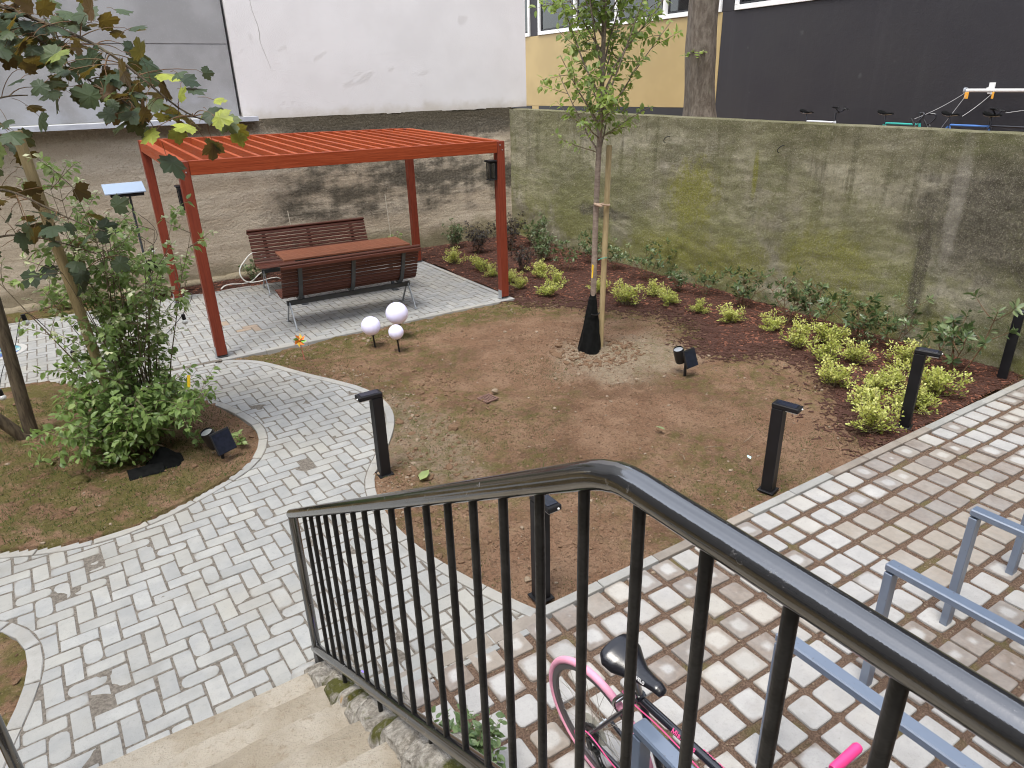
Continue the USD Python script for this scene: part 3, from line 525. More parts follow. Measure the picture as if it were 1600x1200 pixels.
pth = thing('path', 'curved grey block paved path in herringbone bond', 'path', kind='structure')
def sand_sheet(x0, x1, y0, y1, poly, nu, nv, z0, amp, seed):
    g = grid(lambda u, v: np.c_[x0+u*(x1-x0), y0+v*(y1-y0), z0+amp*(fbm(np.c_[u*(x1-x0), v*(y1-y0), 0*u], 5, 4, seed)-.5)], nu, nv); c = g.vertices[g.faces].mean(1)
    return crop(g, inside(poly, c[:, 0], c[:, 1]))
obj('joint_sand', sand_sheet(-3.2, 2.4, 2.6, 8.5, PATHP.buffer(-.02), 190, 200, -.0030, .0068, 4), 'joint_sand', pth, smooth=True)
lay(pth, herring(path_in, (-.699, 4.529), .0408, .10384, rg, brown=()), 'paver', 'paving_block', 300, 'paving_blocks')
ks = kerb_run(PR, KW-.006, .40, -1, .004, rg, 'kerb_stone')+kerb_run(BL, KW-.006, .36, 1, .004, rg, 'kerb_stone')+kerb_run(BS, KW-.006, .30, 1, .004, rg, 'kerb_stone')
for mesh, uv, t, c, mm in ks: obj('kerb_stone', mesh, mm, pth, uv=uv, tone=t)
pat = thing('patio', 'grey block paved patio under the red pergola', 'patio', kind='structure')
obj('joint_sand', sand_sheet(-3.2, 5.4, 8.40, 11.95, PATIO_H.buffer(-.02), 220, 100, -.0040, .004, 6), 'joint_sand', pat, smooth=True)
lay(pat, herring(patio_in, (1.0, 9.0), 0.0, .10384, rg, brown=((1.70, 9.52, .10), (1.86, 9.42, .12), (1.50, 9.92, .07), (3.9, 9.15, .07)), wob=.6), 'paver', 'paving_block', 300, 'paving_blocks')
for mesh, uv, t, c, mm in kerb_run([(1.18, 8.42), (5.40, 8.42)], KW-.006, .5, 1, .006, rg, 'kerb_stone')+kerb_run([(5.40, 8.42), (5.40, 11.72)], KW-.006, .5, 1, .006, rg, 'kerb_stone')+kerb_run([(5.30, 11.72), (-3.1, 11.95)], KW-.006, .5, 1, .006, rg, 'kerb_stone'): obj('kerb_stone', mesh, mm, pat, uv=uv, tone=t)
# cycle parking: square stones with wide joints
cyc = thing('cycle_parking', 'stained square stone slabs with wide grit joints', 'paving', kind='structure')
CY = -.0103; ce1, ce2 = np.array([math.cos(CY), math.sin(CY)]), np.array([math.sin(CY), -math.cos(CY)])
obj('joint_grit', grid(lambda u, v: np.c_[.80+u*7.2, -1.2+v*3.84, -.012+.010*(fbm(np.c_[u*7.2, v*3.8, 0*u], 9, 4, 3)-.5)], 420, 220), 'joint_grit', cyc, smooth=True)
st = []
for i in range(-15, 24):
    for j in range(0, 18):
        c = np.array([3.563, 2.551])+.19706*i*ce1+.20296*j*ce2+rg.normal(size=2)*.0042
        if c[0] < .93 or c[0] > 7.92 or c[1] < -1.0: continue
        if i < -9 and j == 0 and c[0] < 1.75: pass
        hx, hy = .0795+rg.normal()*.0018, .0810+rg.normal()*.0018; r = rg.choice([.006, .012, .022], p=[.5, .3, .2])
        P = ring(sbox(-hx, -hy, hx, hy).buffer(-r).buffer(r, quad_segs=2)); P = P+rg.normal(size=P.shape)*.0012; th = rg.normal()*.012+CY
        P = P@np.array([[math.cos(th), math.sin(th)], [-math.sin(th), math.cos(th)]]); W = c+P
        mesh = prism(W, -.06, .0015+rg.normal()*.0018, .005, rg.normal(size=2)*.008); v = mesh.vertices[:, :2]-c
        cl = fbm(np.array([[c[0], c[1], 0.]]), 1.1, 3, 21)[0]
        t = np.clip(.73+(cl-.47)*1.8+rg.normal()*.19, 0, 1)
        if abs(c[0]-5.0) < 1.0 and abs(c[1]-1.75) < .42: t *= .35
        st.append((mesh, np.c_[v@ce1/hx, v@ce2/hy], t, c, None))
lay(cyc, st, 'cobble', 'stone_slab', 300, 'stone_slabs')
rk = kerb_run([(1.84, 2.725), (7.98, 2.655)], .072, .49, -1, .018, rg, 'dull_kerb')
for k, (mesh, uv, t, c, mm) in enumerate(rk): obj('kerb_stone', mesh, 'kerb_stone' if rg.random() < .28 else mm, cyc, uv=uv, tone=t)
for mesh, uv, t, c, mm in kerb_run([(.84, 2.765), (1.83, 2.735)], .10, .34, -1, .002, rg, 'dull_kerb'): obj('border_slab', mesh, mm, cyc, uv=uv, tone=t)
q = np.c_[rg.uniform(.85, 7.9, 9000), rg.uniform(-.5, 2.62, 9000)]
lx = ((q-np.array([3.563, 2.551]))@ce1)/.19706+.5; ly = ((q-np.array([3.563, 2.551]))@ce2)/.20296+.5
fx, fy = np.abs(lx-np.floor(lx)-.5), np.abs(ly-np.floor(ly)-.5); q = q[(fx > .43) | (fy > .43)]
tag(obj('grit_grains', lumps(np.c_[q, np.full(len(q), -.008)], rg.gamma(2, .0014, len(q))+.0012, rg, ICO, .7), 'pebble', cyc), kind='stuff')

# ================================================================== WALLS
def wall_sheet(p0, p1, zt0, zt1, thick, nrm, nu, nv, amp, seed, boards=.46):
    p0, p1, nrm = np.array(p0), np.array(p1), np.array(nrm); L = np.linalg.norm(p1-p0)
    def fn(u, v):
        P = p0+(p1-p0)*u[:, None]; zt = zt0+(zt1-zt0)*u+.012*(fbm(np.c_[u*L, 0*u, 0*u], 2.5, 3, seed)-.5)
        front = np.clip(v/.86, 0, 1); back = np.clip((v-.88)/.08, 0, 1); down = np.clip((v-.97)/.03, 0, 1)
        z = -.15+(zt+.15)*front; z = np.where(v > .97, zt-down*(zt+.1), z); z = np.where((v > .85) & (v < .9), zt-.012*np.abs(v-.875)/.025, z)
        q3 = np.c_[u*L, z, 0*u]
        d = amp*((fbm(q3, 1.2, 5, seed)-.5)*1.6+(fbm(q3*[1, 3, 1], 5, 4, seed+1)-.5)*.7+(fbm(q3, 22, 3, seed+2)-.5)*.35)+.003*np.sin(z/boards*PI*2)*(fbm(q3*[.5, .1, 1], 2, 2, seed+3)-.3)
        d = np.where(back > 0, 0, d)
        off = d-back*thick; return np.c_[P+nrm*off[:, None], z]
    return grid(fn, nu, nv)
w = thing('retaining_wall', 'mossy board-marked concrete retaining wall on the right', 'wall')
obj('wall_face', wall_sheet((8.0, 13.0), (8.0, -3.0), 2.53, 2.28, .32, (-1, 0), 420, 90, .035, 3), 'mossy_concrete', w, smooth=True)
for y, z in ((8.01, 2.14), (5.95, 2.11)):
    obj('wall_hook', tube(spline([(8.02, y, z+.03), (7.96, y, z+.035), (7.93, y+.03, z+.0), (7.945, y+.05, z-.035), (7.96, y+.03, z-.05)], 12), .006, 6), 'black_plastic', w)
w = thing('back_wall', 'tan and soot-stained concrete wall behind the pergola', 'wall')
obj('wall_face', wall_sheet((-4.5, 12.5), (8.05, 12.5), 2.56, 2.56, .30, (0, -1), 330, 90, .024, 17), 'stained_concrete', w, smooth=True)
rg = np.random.default_rng(3)
for k in range(11):   # rough footing stones along the tan part
    x = -1.5+k*.42+rg.normal()*.06; s = ball(1, (0, 0, 0), 2, (rg.uniform(.26, .40), .10, rg.uniform(.05, .10))); v = s.vertices; s.vertices = v*(1+.35*(fbm(v*6+k, 1.5, 3, k)[:, None]-.5)); s.apply_translation((x, 12.44, .04)); s.apply_translation((0, .05, -.02)); obj('footing_stone', s, 'stained_concrete', w, smooth=40)
obj('metal_flashing', cat([bar((-4.4, 12.40, 2.60), (3.02, 12.40, 2.60), .22, .012, c=.002), bar((-4.4, 12.285, 2.57), (3.02, 12.285, 2.57), .012, .07, c=.002)]), 'flashing', w)
wb = thing('white_building', 'white plastered blank house wall above the concrete wall', 'building')
def plaster(x0, x1, y, z0, z1, nu, nv, amp, seed, depth):
    def fn(u, v):
        x, z = x0+u*(x1-x0), z0+v*(z1-z0); q3 = np.c_[x, z, 0*x]; d = amp*(fbm(q3, 1.5, 4, seed)-.5)+amp*.3*(fbm(q3*[1, 3, 1], 6, 3, seed)-.5); return np.c_[x, y+d, z+np.where(v < .01, .03*(fbm(q3, 6, 3, seed+1)-.5), 0)]
    return grid(fn, nu, nv)
obj('plaster_wall', cat([plaster(2.83, 8.42, 12.50, 2.55, 13, 150, 200, .004, 7, 5), bar((2.83, 15.1, 7.8), (8.42, 15.1, 7.8), 5.1, 10.4, c=.01)]), 'white_plaster', wb, smooth=30)
gb = thing('grey_building', 'grey rendered house wall with a metal ledge', 'building')
obj('render_wall', bar((-8.0, 15.2, 3.14), (2.79, 15.2, 3.14), 5.3, 1.06, c=.004), 'grey_render', gb)
obj('render_wall', bar((-8.0, 15.2, 8.19), (2.79, 15.2, 8.19), 5.306, 9.03, c=.003), 'grey_render', gb)
obj('crack', tube([(3.22, 12.4995, 4.45), (3.24, 12.4995, 4.15), (3.30, 12.4995, 3.9), (3.29, 12.4995, 3.7), (3.36, 12.4995, 3.45), (3.40, 12.4995, 3.3)], [.0028, .002, .003, .002, .002, .001], 4), 'mossy_stone', wb)
obj('edge_strip', bar((2.81, 12.54, 2.62), (2.81, 12.54, 8.5), .03, .02, c=.001), 'black_band', gb)

# ------------------------------------------------------------------ upper yard and the dark building
tag(obj('upper_yard', cat([cbox(14, 40, 1.5, .01, (15.33, 8, .70)), cbox(1.3, 6, .86, .01, (8.98, 8.2, 1.87))]), 'soil', label='raised yard behind the retaining wall'), kind='structure')
fb = thing('office_building', 'dark grey and ochre panelled building above the right wall', 'building')
XF = 13.0
def yz(y0, y1, z0, z1, x, t): return cbox(t, abs(y1-y0), z1-z0, .004, (x+t/2, (y0+y1)/2, (z0+z1)/2))
obj('ochre_panel', yz(11.64, 21.5, 2.36, 4.28, XF, .3), 'yellow_panel', fb)
obj('dark_panel', yz(-8, 11.63, 1.4, 4.28, XF, .3), 'dark_panel', fb)
for y0, y1 in ((19.0, 21.5), (11.64, 18.62)): obj('black_band', yz(y0, y1, 1.4, 2.355, XF-.01, .2), 'black_band', fb)
obj('ochre_pier', yz(18.63, 18.99, 1.4, 2.355, XF, .3), 'yellow_panel', fb)
obj('upper_wall', yz(-8, 21.5, 6.3, 10.5, XF, .3), 'dark_panel', fb)
obj('room', yz(-8, 21.5, 4.2, 6.4, XF+1.3, .1), 'room_dark', fb)
def window(y0, y1, panes, curtain):
    fr = [yz(y0, y1, 4.29, 4.385, XF-.03, .16), yz(y0, y1, 6.2, 6.29, XF-.03, .16)]
    ys = np.linspace(y0, y1, panes+1)
    for k, y in enumerate(ys): fr.append(yz(y-.04+(.04 if k == 0 else -.04 if k == panes else 0), y+.04+(.04 if k == 0 else -.04 if k == panes else 0), 4.387, 6.198, XF-.03, .16))
    f = obj('window', cat(fr), 'window_frame', fb)
    for k in range(panes):
        a, b = ys[k]+.085, ys[k+1]-.085; s = [yz(a, b, 4.39, 4.43, XF+.02, .05), yz(a, a+.045, 4.432, 6.19, XF+.02, .05), yz(b-.045, b, 4.432, 6.19, XF+.02, .05)]
        obj('sash', cat(s), 'black_band', f); obj('pane', yz(a+.05, b-.05, 4.435, 6.19, XF+.04, .006), 'window_glass', f)
        if curtain[k]: obj('curtain', yz(a, b, 4.4, 6.2, XF+.25, .01), curtain[k], f)
window(19.05, 21.3, 1, ['curtain']); window(11.68, 18.6, 4, [None, None, 'curtain', None][::-1]); window(5.2, 11.30, 4, ['curtain', None, 'curtain', 'green_curtain'])
for y0, y1 in ((18.61, 19.04), (11.31, 11.67), (-8, 5.19)): obj('window_pier', yz(y0, y1, 4.285, 6.29, XF+.01, .3), 'dark_panel', fb)
hs = thing('house', 'unseen grey house added behind the steps to shape light and reflections', 'building')  # out of view, added to block sky light and darken reflections
obj('wall', cbox(24, .4, 12.7, .01, (0, -3.5, 6.3)), 'added_house_render', hs)
for x in (-7, -4.2, 3.2, 6):
    for z in (3.4, 6.6): f = obj('window', cat([cbox(1.3, .06, .08, .004, (x, -3.28, z+s*.76)) for s in (-1, 1)]+[cbox(.08, .06, 1.44, .004, (x+s*.61, -3.28, z)) for s in (-1, 0, 1)]), 'window_frame', hs); obj('pane', cbox(1.2, .02, 1.5, .002, (x, -3.294, z)), 'solar_cell', f)
nb = thing('neighbour_house', 'unseen grey house added on the far left to enclose light and reflections', 'building')  # added out of view so the light and rail reflections come out darker
obj('wall', cbox(.4, 26, 10, .01, (-9.2, 6, 5)), 'added_house_render', nb)
for y in (1, 5, 9):
    f = obj('window', cat([cbox(.06, 1.3, .08, .004, (-8.98, y, 5+s*.76)) for s in (-1, 1)]+[cbox(.06, .08, 1.44, .004, (-8.98, y+s*.61, 5)) for s in (-1, 0, 1)]), 'window_frame', nb); obj('pane', cbox(.02, 1.2, 1.5, .002, (-8.994, y, 5)), 'solar_cell', f)
obj('door', cbox(1.1, .08, 2.1, .006, (.0, -3.29, 2.55)), 'bark_maple', hs)

# ================================================================== STEPS AND RAILING
rg = np.random.default_rng(12)
stp = thing('steps', 'worn pale concrete steps coming down to the paved path', 'steps')
RUN, RISE, Y0 = .290, .166, 2.90
for k in range(9):
    y1, y0, z = Y0-k*RUN, Y0-(k+1)*RUN-.03, RISE*(k+1)-.01
    if k == 8: y0 = -3.2
    def fn(u, v, y0=y0, y1=y1, z=z, k=k):
        t = np.clip(v/.72, 0, 1); dn = np.clip((v-.76)/.24, 0, 1); x = -1.06+u*1.585; yy = y0+(y1-y0)*t; p = np.c_[x, yy, 0*x+k*3.1]
        chip = .035*np.maximum(fbm(np.c_[x*5, 0*x, 0*x+k], 1, 4, 4)-.55, 0)/.45*np.clip((v-.55)/.2, 0, 1)
        zz = z+.018*(fbm(p, 3, 4, 2)-.5)-.012*np.clip((t-.8)/.2, 0, 1)-dn*(RISE+.05)-chip
        return np.c_[x, yy+.012*(fbm(p, 6, 3, 9)-.5)*(v > .5)-.012*np.clip((.76-v)/.04, 0, 1)*0, zz]
    obj('step', grid(fn, 60, 30), 'step_concrete', stp, smooth=True)
def cheek(u, v):
    y = 3.08-u*3.6; base = np.floor((2.95-y)/RUN)*RISE+RISE*.9; sm = (2.95-y)*RISE/RUN; zt = np.maximum(.42*base+.58*sm+.09, .05); zt = np.minimum(zt, 1.56)
    prof = np.array([(.485, -.1), (.49, .6), (.50, .93), (.525, 1.0), (.58, 1.02), (.64, 1.0), (.69, .97), (.715, .85), (.725, .3), (.73, -.1)]); t = v*(len(prof)-1); i = np.minimum(t.astype(int), len(prof)-2); f = t-i
    px = prof[i, 0]*(1-f)+prof[i+1, 0]*f; pz = prof[i, 1]*(1-f)+prof[i+1, 1]*f
    p = np.c_[px, y, pz*zt]; n = fbm(p, 5, 4, 61)-.5; n2 = fbm(p, 20, 3, 62)-.5; blk = np.abs(((y*3.1) % 1)-.5) > .46
    return np.c_[px+.07*n*(pz < .99)+.02*n2, y+.04*n, pz*zt+.075*n*(pz > .5)+.022*n2-.035*blk*(pz > .5)]
obj('side_kerb', grid(cheek, 260, 50), 'mossy_stone', stp, smooth=True)
rl = thing('railing', 'black tubular steel stair railing nearest to the camera', 'railing')
XR, SL = .59, .588
ZT, YB = 2.424, .662
def zrail(y): return ZT if y < YB else ZT-(y-YB)*SL
ytop = 2.975
P = [(XR, -1.0, ZT), (XR, .45, ZT), (XR, .60, ZT)]+[(XR, y, zrail(y)-d) for y, d in ((.628, .001), (.648, .004), (.664, .0085), (.682, .004), (.704, .001))]+[(XR, .75, zrail(.75))]+[(XR, 2.6, zrail(2.6)), (XR, 3.018, zrail(3.018))]
Pd = np.concatenate([np.linspace(P[i], P[i+1], 3)[:-1] for i in range(len(P)-1)]+[np.array(P[-1:])])
obj('handrail', tube(Pd, .0245, 24), 'rail_paint', rl, smooth=40)
obj('end_post', tube([(XR, 3.0, -.05), (XR, 3.0, .5), (XR, 3.0, zrail(3.0)+.004)], .0235, 20), 'rail_paint', rl, smooth=40)
low = lambda y: zrail(y)-.868 if y > YB else 1.556
Pl = [(XR, 3.03, low(3.03)), (XR, .72, low(.72)), (XR, .55, 1.55), (XR, -1.0, 1.55)]
obj('lower_rail', tube(Pl, .0255, 20, cap=False), 'rail_paint', rl, smooth=40); obj('rail_hole', tube([(XR, 3.028, low(3.03)+.001), (XR, 2.93, low(2.93))], .0215, 14), 'hole_shade', rl)  # black plug painted as the shade inside the open tube end
for k in range(24):
    y = 2.62+.13-.1262*(k+1)+.126*.0
    if y < -.9: break
    zb = low(y) if y > .55 else 1.55
    if k in (1, 5, 9, 13): zb -= .26
    obj('baluster', cyl((XR, y, zb), (XR, y, zrail(y)-.006), .0098, 12), 'rail_dull', rl, smooth=40)
obj('baluster', cyl((XR, 2.75, low(2.75)), (XR, 2.75, zrail(2.75)), .0098, 12), 'rail_dull', rl, smooth=40)
rl2 = dup(rl, 'black tubular stair railing on the far left side of the steps', (-1.335, -.06, 0))

# ================================================================== PERGOLA
pg = thing('pergola', 'red stained timber pergola with a slatted open roof', 'pergola')
CX = ((1.21, 8.575), (5.30, 8.575), (5.285, 11.55), (1.18, 11.55)); CZ = (2.293, 2.255, 2.33, 2.39)
def ptop(x, y):
    s, t = (x-1.15)/4.2, (y-8.52)/3.08; return (1-t)*((1-s)*CZ[0]+s*CZ[1])+t*((1-s)*CZ[3]+s*CZ[2])
for k, (x, y) in enumerate(CX):
    zt = ptop(x, y)-.004
    p = obj('post', cbox(.118, .118, zt-.03, .006, (x, y, .03+(zt-.03)/2)), 'pergola_z', pg)
    obj('post_foot', cat([cbox(.006, .09, .12, .001, (x+s*.063, y, .07)) for s in (-1, 1)]+[cbox(.16, .10, .006, .001, (x, y, .0125))]), 'light_metal', p)
    obj('bolt', cat([cyl((x+a, y-.062, zt-b), (x+a, y-.068, zt-b), .008, 8) for a, b in ((-.02, .05), (.015, .115))]), 'light_metal', p)
BH = .155
def beam(x0, y0, x1, y1, w, m, name='beam', h=BH, dz=0.0): obj(name, bar((x0, y0, ptop(x0, y0)-h/2+dz), (x1, y1, ptop(x1, y1)-h/2+dz), w, h, c=.004), m, pg)
beam(1.272, 8.548, 5.238, 8.548, .058, 'pergola_x'); beam(1.24, 11.575, 5.226, 11.575, .058, 'pergola_x')
beam(1.205, 8.64, 1.18, 11.49, .105, 'pergola_y'); beam(5.30, 8.64, 5.285, 11.49, .09, 'pergola_y')
NS = 18
for k in range(NS):
    x = 1.21+(k+1)*(4.08)/(NS+1); beam(x, 8.579, x-.008, 11.544, .046, 'pergola_y', 'slat', .115, -.006)
def lantern(name, label, x, y, z, dirx, diry):
    t = thing(name, label, 'lantern', (x, y, z), math.atan2(diry, dirx), group='lanterns on the pergola posts')   # local +x away from the post
    obj('back_plate', cbox(.012, .09, .24, .002, (.006, 0, 0)), 'bollard_paint', t)
    obj('cap', cat([cbox(.135, .13, .022, .004, (.08, 0, .135)), cbox(.09, .085, .02, .004, (.075, 0, .115))]), 'bollard_paint', t)
    obj('base', cbox(.11, .11, .018, .003, (.07, 0, -.115)), 'bollard_paint', t)
    obj('frame', cat([cbox(.010, .010, .23, .001, (.07+a*.046, b*.046, 0)) for a in (-1, 1) for b in (-1, 1)]), 'bollard_paint', t)
    obj('glass', cbox(.078, .078, .215, .002, (.07, 0, 0)), 'window_glass', t)
    return t
l1 = lantern('lantern', 'black box lantern on the right front pergola post', 5.241, 8.59, 1.86, -1, 0)
dup(l1, 'black box lantern behind the left front pergola post', (1.175, 8.636, 1.88), PI/2)

# ------------------------------------------------------------------ benches and table
def bench_at(name, label, loc, rz):
    t = thing(name, label, 'bench', loc, rz, group='slatted benches under the pergola')   # back along x at y=0, sitting towards +y
    prof = spline([(-.02, .90), (.03, .78), (.085, .64), (.145, .51), (.20, .435), (.29, .405), (.42, .415), (.55, .44), (.635, .43)], 200)
    s = np.r_[0, np.cumsum(np.linalg.norm(np.diff(prof, axis=0), axis=1))]; n = 18; L = 1.92
    for k in range(n):
        i = np.searchsorted(s, s[-1]*(k+.5)/n); i = min(max(i, 1), len(prof)-2); d = prof[i+1]-prof[i-1]; d /= np.linalg.norm(d); nr = np.array([-d[1], d[0]])*-1
        if nr[1] < 0: nr = -nr
        c = prof[i]+nr*.010; b = cbox(L, .044, .020, .006); M_ = np.eye(4); M_[:3, 0], M_[:3, 1], M_[:3, 2] = (1, 0, 0), (0, d[0], d[1]), np.cross((1, 0, 0), (0, d[0], d[1])); M_[:3, 3] = (0, c[0], c[1]); b.apply_transform(M_); obj('slat', b, 'bench_wood', t)
    obj('top_rail', cbox(L+.02, .062, .030, .008, (0, -.028, .925)), 'bench_wood', t); obj('top_rail', cbox(L+.02, .026, .05, .008, (0, -.062, .885)), 'bench_wood', t)
    for x in (-.72, 0, .72):
        pr = prof[4:-6:8]; m_ = []
        for i in range(len(pr)-1):
            a, b = pr[i], pr[i+1]; d = (b-a)/np.linalg.norm(b-a); off = np.array([-d[1], d[0]]); off = off if off[1] < 0 else -off
            if off[0] > .3: off = -off
            m_.append(bar((x, *(a+off*.022-d*.004)), (x, *(b+off*.022+d*.004)), .052, .028, up=(1, 0, 0) if False else (0, off[0], off[1]), c=.002))
        obj('bracket', cat(m_), 'bench_metal', t); obj('strut', bar((x, .30, .345), (x, .22, .405), .05, .02, c=.002), 'bench_metal', t)
    obj('cross_beam', cbox(1.78, .05, .06, .004, (0, .30, .325)), 'bench_metal', t)
    for x in (-.86, .86):
        for y in (.06, .56): obj('leg', cat([bar((x, .30+(.02 if y > .3 else -.02), .335), (x+(.0), y, .008), .034, .014, up=(1, 0, 0), c=.002), cbox(.05, .06, .008, .002, (x, y, .008))]), 'light_metal', t)
    return t
b1 = bench_at('bench', 'reddish brown slatted bench in front of the table, its back to the camera', (3.115, 8.87, .003), -.045)
b2 = dup(b1, 'reddish brown slatted bench behind the table, facing the camera', (3.34, 11.52, .003), PI-.07)
tb = thing('table', 'long reddish brown wooden table between the two benches', 'table', (3.46, 10.22, 0), -.08)
for k in range(7): obj('board', cbox(1.92, .088, .028, .004, (0, -.285+k*.095, .735)), 'table_wood', tb)
for x in (-.72, .72):
    obj('leg', cat([bar((x, 0, .70), (x, -.02, .02), .05, .05, up=(1, 0, 0)), cbox(.10, .34, .012, .003, (x, 0, .010)), cbox(.05, .56, .03, .003, (x, 0, .704))]), 'bench_metal', tb)
obj('stretcher', cbox(1.42, .04, .05, .003, (0, 0, .66)), 'bench_metal', tb)

# ================================================================== BOLLARDS, RACKS, LAMPS
def bollard():
    t = thing('bollard', 'black post light on the path edge at the end of the curve, head turned left', 'bollard light', (1.735, 4.80, -.02), PI, group='black square post lights with flat heads')  # head towards +x
    obj('base_plate', cbox(.125, .125, .012, .003, (0, 0, .022)), 'bollard_paint', t); obj('post', cbox(.088, .088, .715, .005, (0, 0, .374)), 'bollard_paint', t)
    h = obj('head', cbox(.20, .094, .036, .005, (.055, 0, .752)), 'bollard_paint', t); obj('solar_panel', cbox(.15, .075, .004, .001, (.055, 0, .7725)), 'solar_cell', h)
    obj('light_strip', cbox(.085, .078, .008, .002, (.102, 0, .7295)), 'lamp_strip', h); obj('sensor', ball(.007, (.158, .02, .752), 1), 'lamp_strip', h)
    return t
bo = bollard()
dup(bo, 'black post light hidden behind the railing bars at the corner of the cycle parking', (1.945, 2.82, -.02), -PI/2)
dup(bo, 'black post light standing alone on bare soil along the cycle parking kerb', (4.11, 2.815, -.02), -PI/2+.25)
dup(bo, 'black post light standing among the yellow-green shrubs at the kerb', (5.99, 2.80, -.02), -PI/2+.3)
dup(bo, 'black post light beside the foot of the retaining wall, far right', (7.80, 2.80, -.02), -PI/2+.3)
RX = (1.335, 2.14, 2.955, 3.755, 4.545)
def rack():
    t = thing('cycle_rack', 'steel blue cycle rack hoop farthest from the steps', 'cycle rack', (RX[4], 0, 0), group='steel blue flat bar cycle rack hoops')
    W, D, Ht, y0, y1 = .062, .022, .79, 1.29, .42
    obj('leg', cbox(W, .042, Ht-.03, .003, (0, y0, (Ht-.03)/2-.02)), 'rack_paint', t); obj('leg', cbox(W, .042, Ht-.03, .003, (0, y1, (Ht-.03)/2-.02)), 'rack_paint', t)
    obj('top_bar', cbox(W+.003, y0-y1+.046, .040, .006, (0, (y0+y1)/2, Ht-.020)), 'rack_paint', t)
    for y in (): obj('foot_plate', cbox(.10, .09, .008, .002, (0, y, .006)), 'rack_paint', t)
    return t
rk_ = rack()
for k, lb in ((3, 'second farthest steel blue cycle rack hoop, at the right edge'), (2, 'middle steel blue cycle rack hoop of the row'), (1, 'steel blue cycle rack hoop beside the pink handlebar grip'), (0, 'steel blue cycle rack hoop that the pink wheeled bicycle leans on')):
    dup(rk_, lb, (RX[k], 0, 0))
def globe(lb, x, y, zc, r, ln_=(0, 0)):
    t = thing('globe_light', lb, 'globe light', (x, y, 0), group='white ball lights on short black stakes')
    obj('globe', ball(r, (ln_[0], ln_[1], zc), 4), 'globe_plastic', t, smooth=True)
    obj('stake', cat([cyl((0, 0, -.06), (ln_[0]*.6, ln_[1]*.6, zc-r+.012), .011, 10), lathe([(.03, zc-r-.006), (.034, zc-r+.004), (.03, zc-r+.014), (.001, zc-r+.016)], 14, (ln_[0]*.6, ln_[1]*.6, 0))]), 'black_plastic', t)
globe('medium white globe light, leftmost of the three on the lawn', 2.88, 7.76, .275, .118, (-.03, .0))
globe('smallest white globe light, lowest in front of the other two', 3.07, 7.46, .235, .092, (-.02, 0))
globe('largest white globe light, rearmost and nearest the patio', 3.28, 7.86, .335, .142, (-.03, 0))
t = thing('pinwheel', 'small toy windmill with green, orange and yellow vanes stuck in the lawn', 'pinwheel', (2.01, 7.86, 0))
obj('stick', cyl((0, 0, -.03), (-.02, 0, .24), .0045, 8), 'petal_stick', t)
rg = np.random.default_rng(2); F2 = np.array([-.35, -.86, .37]); F2 /= np.linalg.norm(F2); S2 = np.cross(F2, (0, 0, 1)); S2 /= np.linalg.norm(S2); T2 = np.cross(S2, F2)
for k in range(8):
    a = k*PI/4; d = np.cos(a)*S2+np.sin(a)*T2; e = np.cos(a+.75)*S2+np.sin(a+.75)*T2; c = np.array([-.02, 0, .245])
    v = np.array([c, c+d*.055+F2*.0, c+d*.072+e*.012+F2*.012, c+e*.050+F2*.030, c+F2*.014]); v2 = v-F2*.0015
    obj('vane', tm(np.r_[v, v2], [(0, 1, 2), (0, 2, 3), (0, 3, 4), (5, 7, 6), (5, 8, 7), (5, 9, 8)]), ('petal_green', 'petal_orange', 'petal_yellow', 'petal_orange')[k % 4], t)
obj('hub', ball(.011, c+F2*.016, 1), 'petal_orange', t)
def spotlight(lb, x, y, rz, tilt):
    t = thing('solar_spotlight', lb, 'solar spotlight', (x, y, 0), rz, 1.3, group='small black solar spotlights on ground stakes')
    obj('stake', cyl((0, 0, -.05), (0, 0, .10), .012, 8), 'black_plastic', t)
    b = lathe([(.0, -.01), (.042, -.01), (.045, .02), (.045, .11), (.040, .125)], 18); b2 = lathe([(.0, .112), (.039, .1125), (.039, .113)], 18)
    R = trimesh.transformations.rotation_matrix(tilt, (0, 1, 0)); 
    for m_, nm, mt in ((b, 'lamp', 'black_plastic'), (b2, 'lens', 'light_metal')):
        m_.apply_transform(R); m_.apply_translation((.0, .055, .10)); obj(nm, m_, mt, t, smooth=40)
    p = cbox(.145, .012, .155, .003); p.apply_transform(trimesh.transformations.rotation_matrix(-.38, (1, 0, 0))); p.apply_translation((0, -.045, .15)); pp = obj('solar_panel', p, 'black_plastic', t)
    p = cbox(.13, .002, .14, .0005); p.apply_transform(trimesh.transformations.rotation_matrix(-.38, (1, 0, 0))); p.apply_translation((0, -.0515, .1475)); obj('cells', p, 'solar_cell', pp)
    return t
spotlight('black solar spotlight in the left bed beside the bushy shrub', .66, 5.86, .45, -.35)
spotlight('black solar spotlight in the lawn right of the young tree', 5.31, 4.86, .10, -.35)
t = thing('solar_lamp', 'solar panel lamp on a thin pole before the tan wall, behind the shrub', 'solar lamp', (.87, 11.83, 0))
obj('pole', cyl((0, 0, -.1), (0, 0, 1.64), .017, 10), 'bench_metal', t); hd = obj('lamp_head', cbox(.44, .26, .05, .008, (-.03, .0, 1.64)), 'black_plastic', t)
p = cbox(.54, .34, .022, .004); p.apply_transform(trimesh.transformations.rotation_matrix(.32, (1, 0, 0))); p.apply_translation((-.05, 0, 1.725)); obj('solar_panel', p, 'solar_sky_reflection', hd)
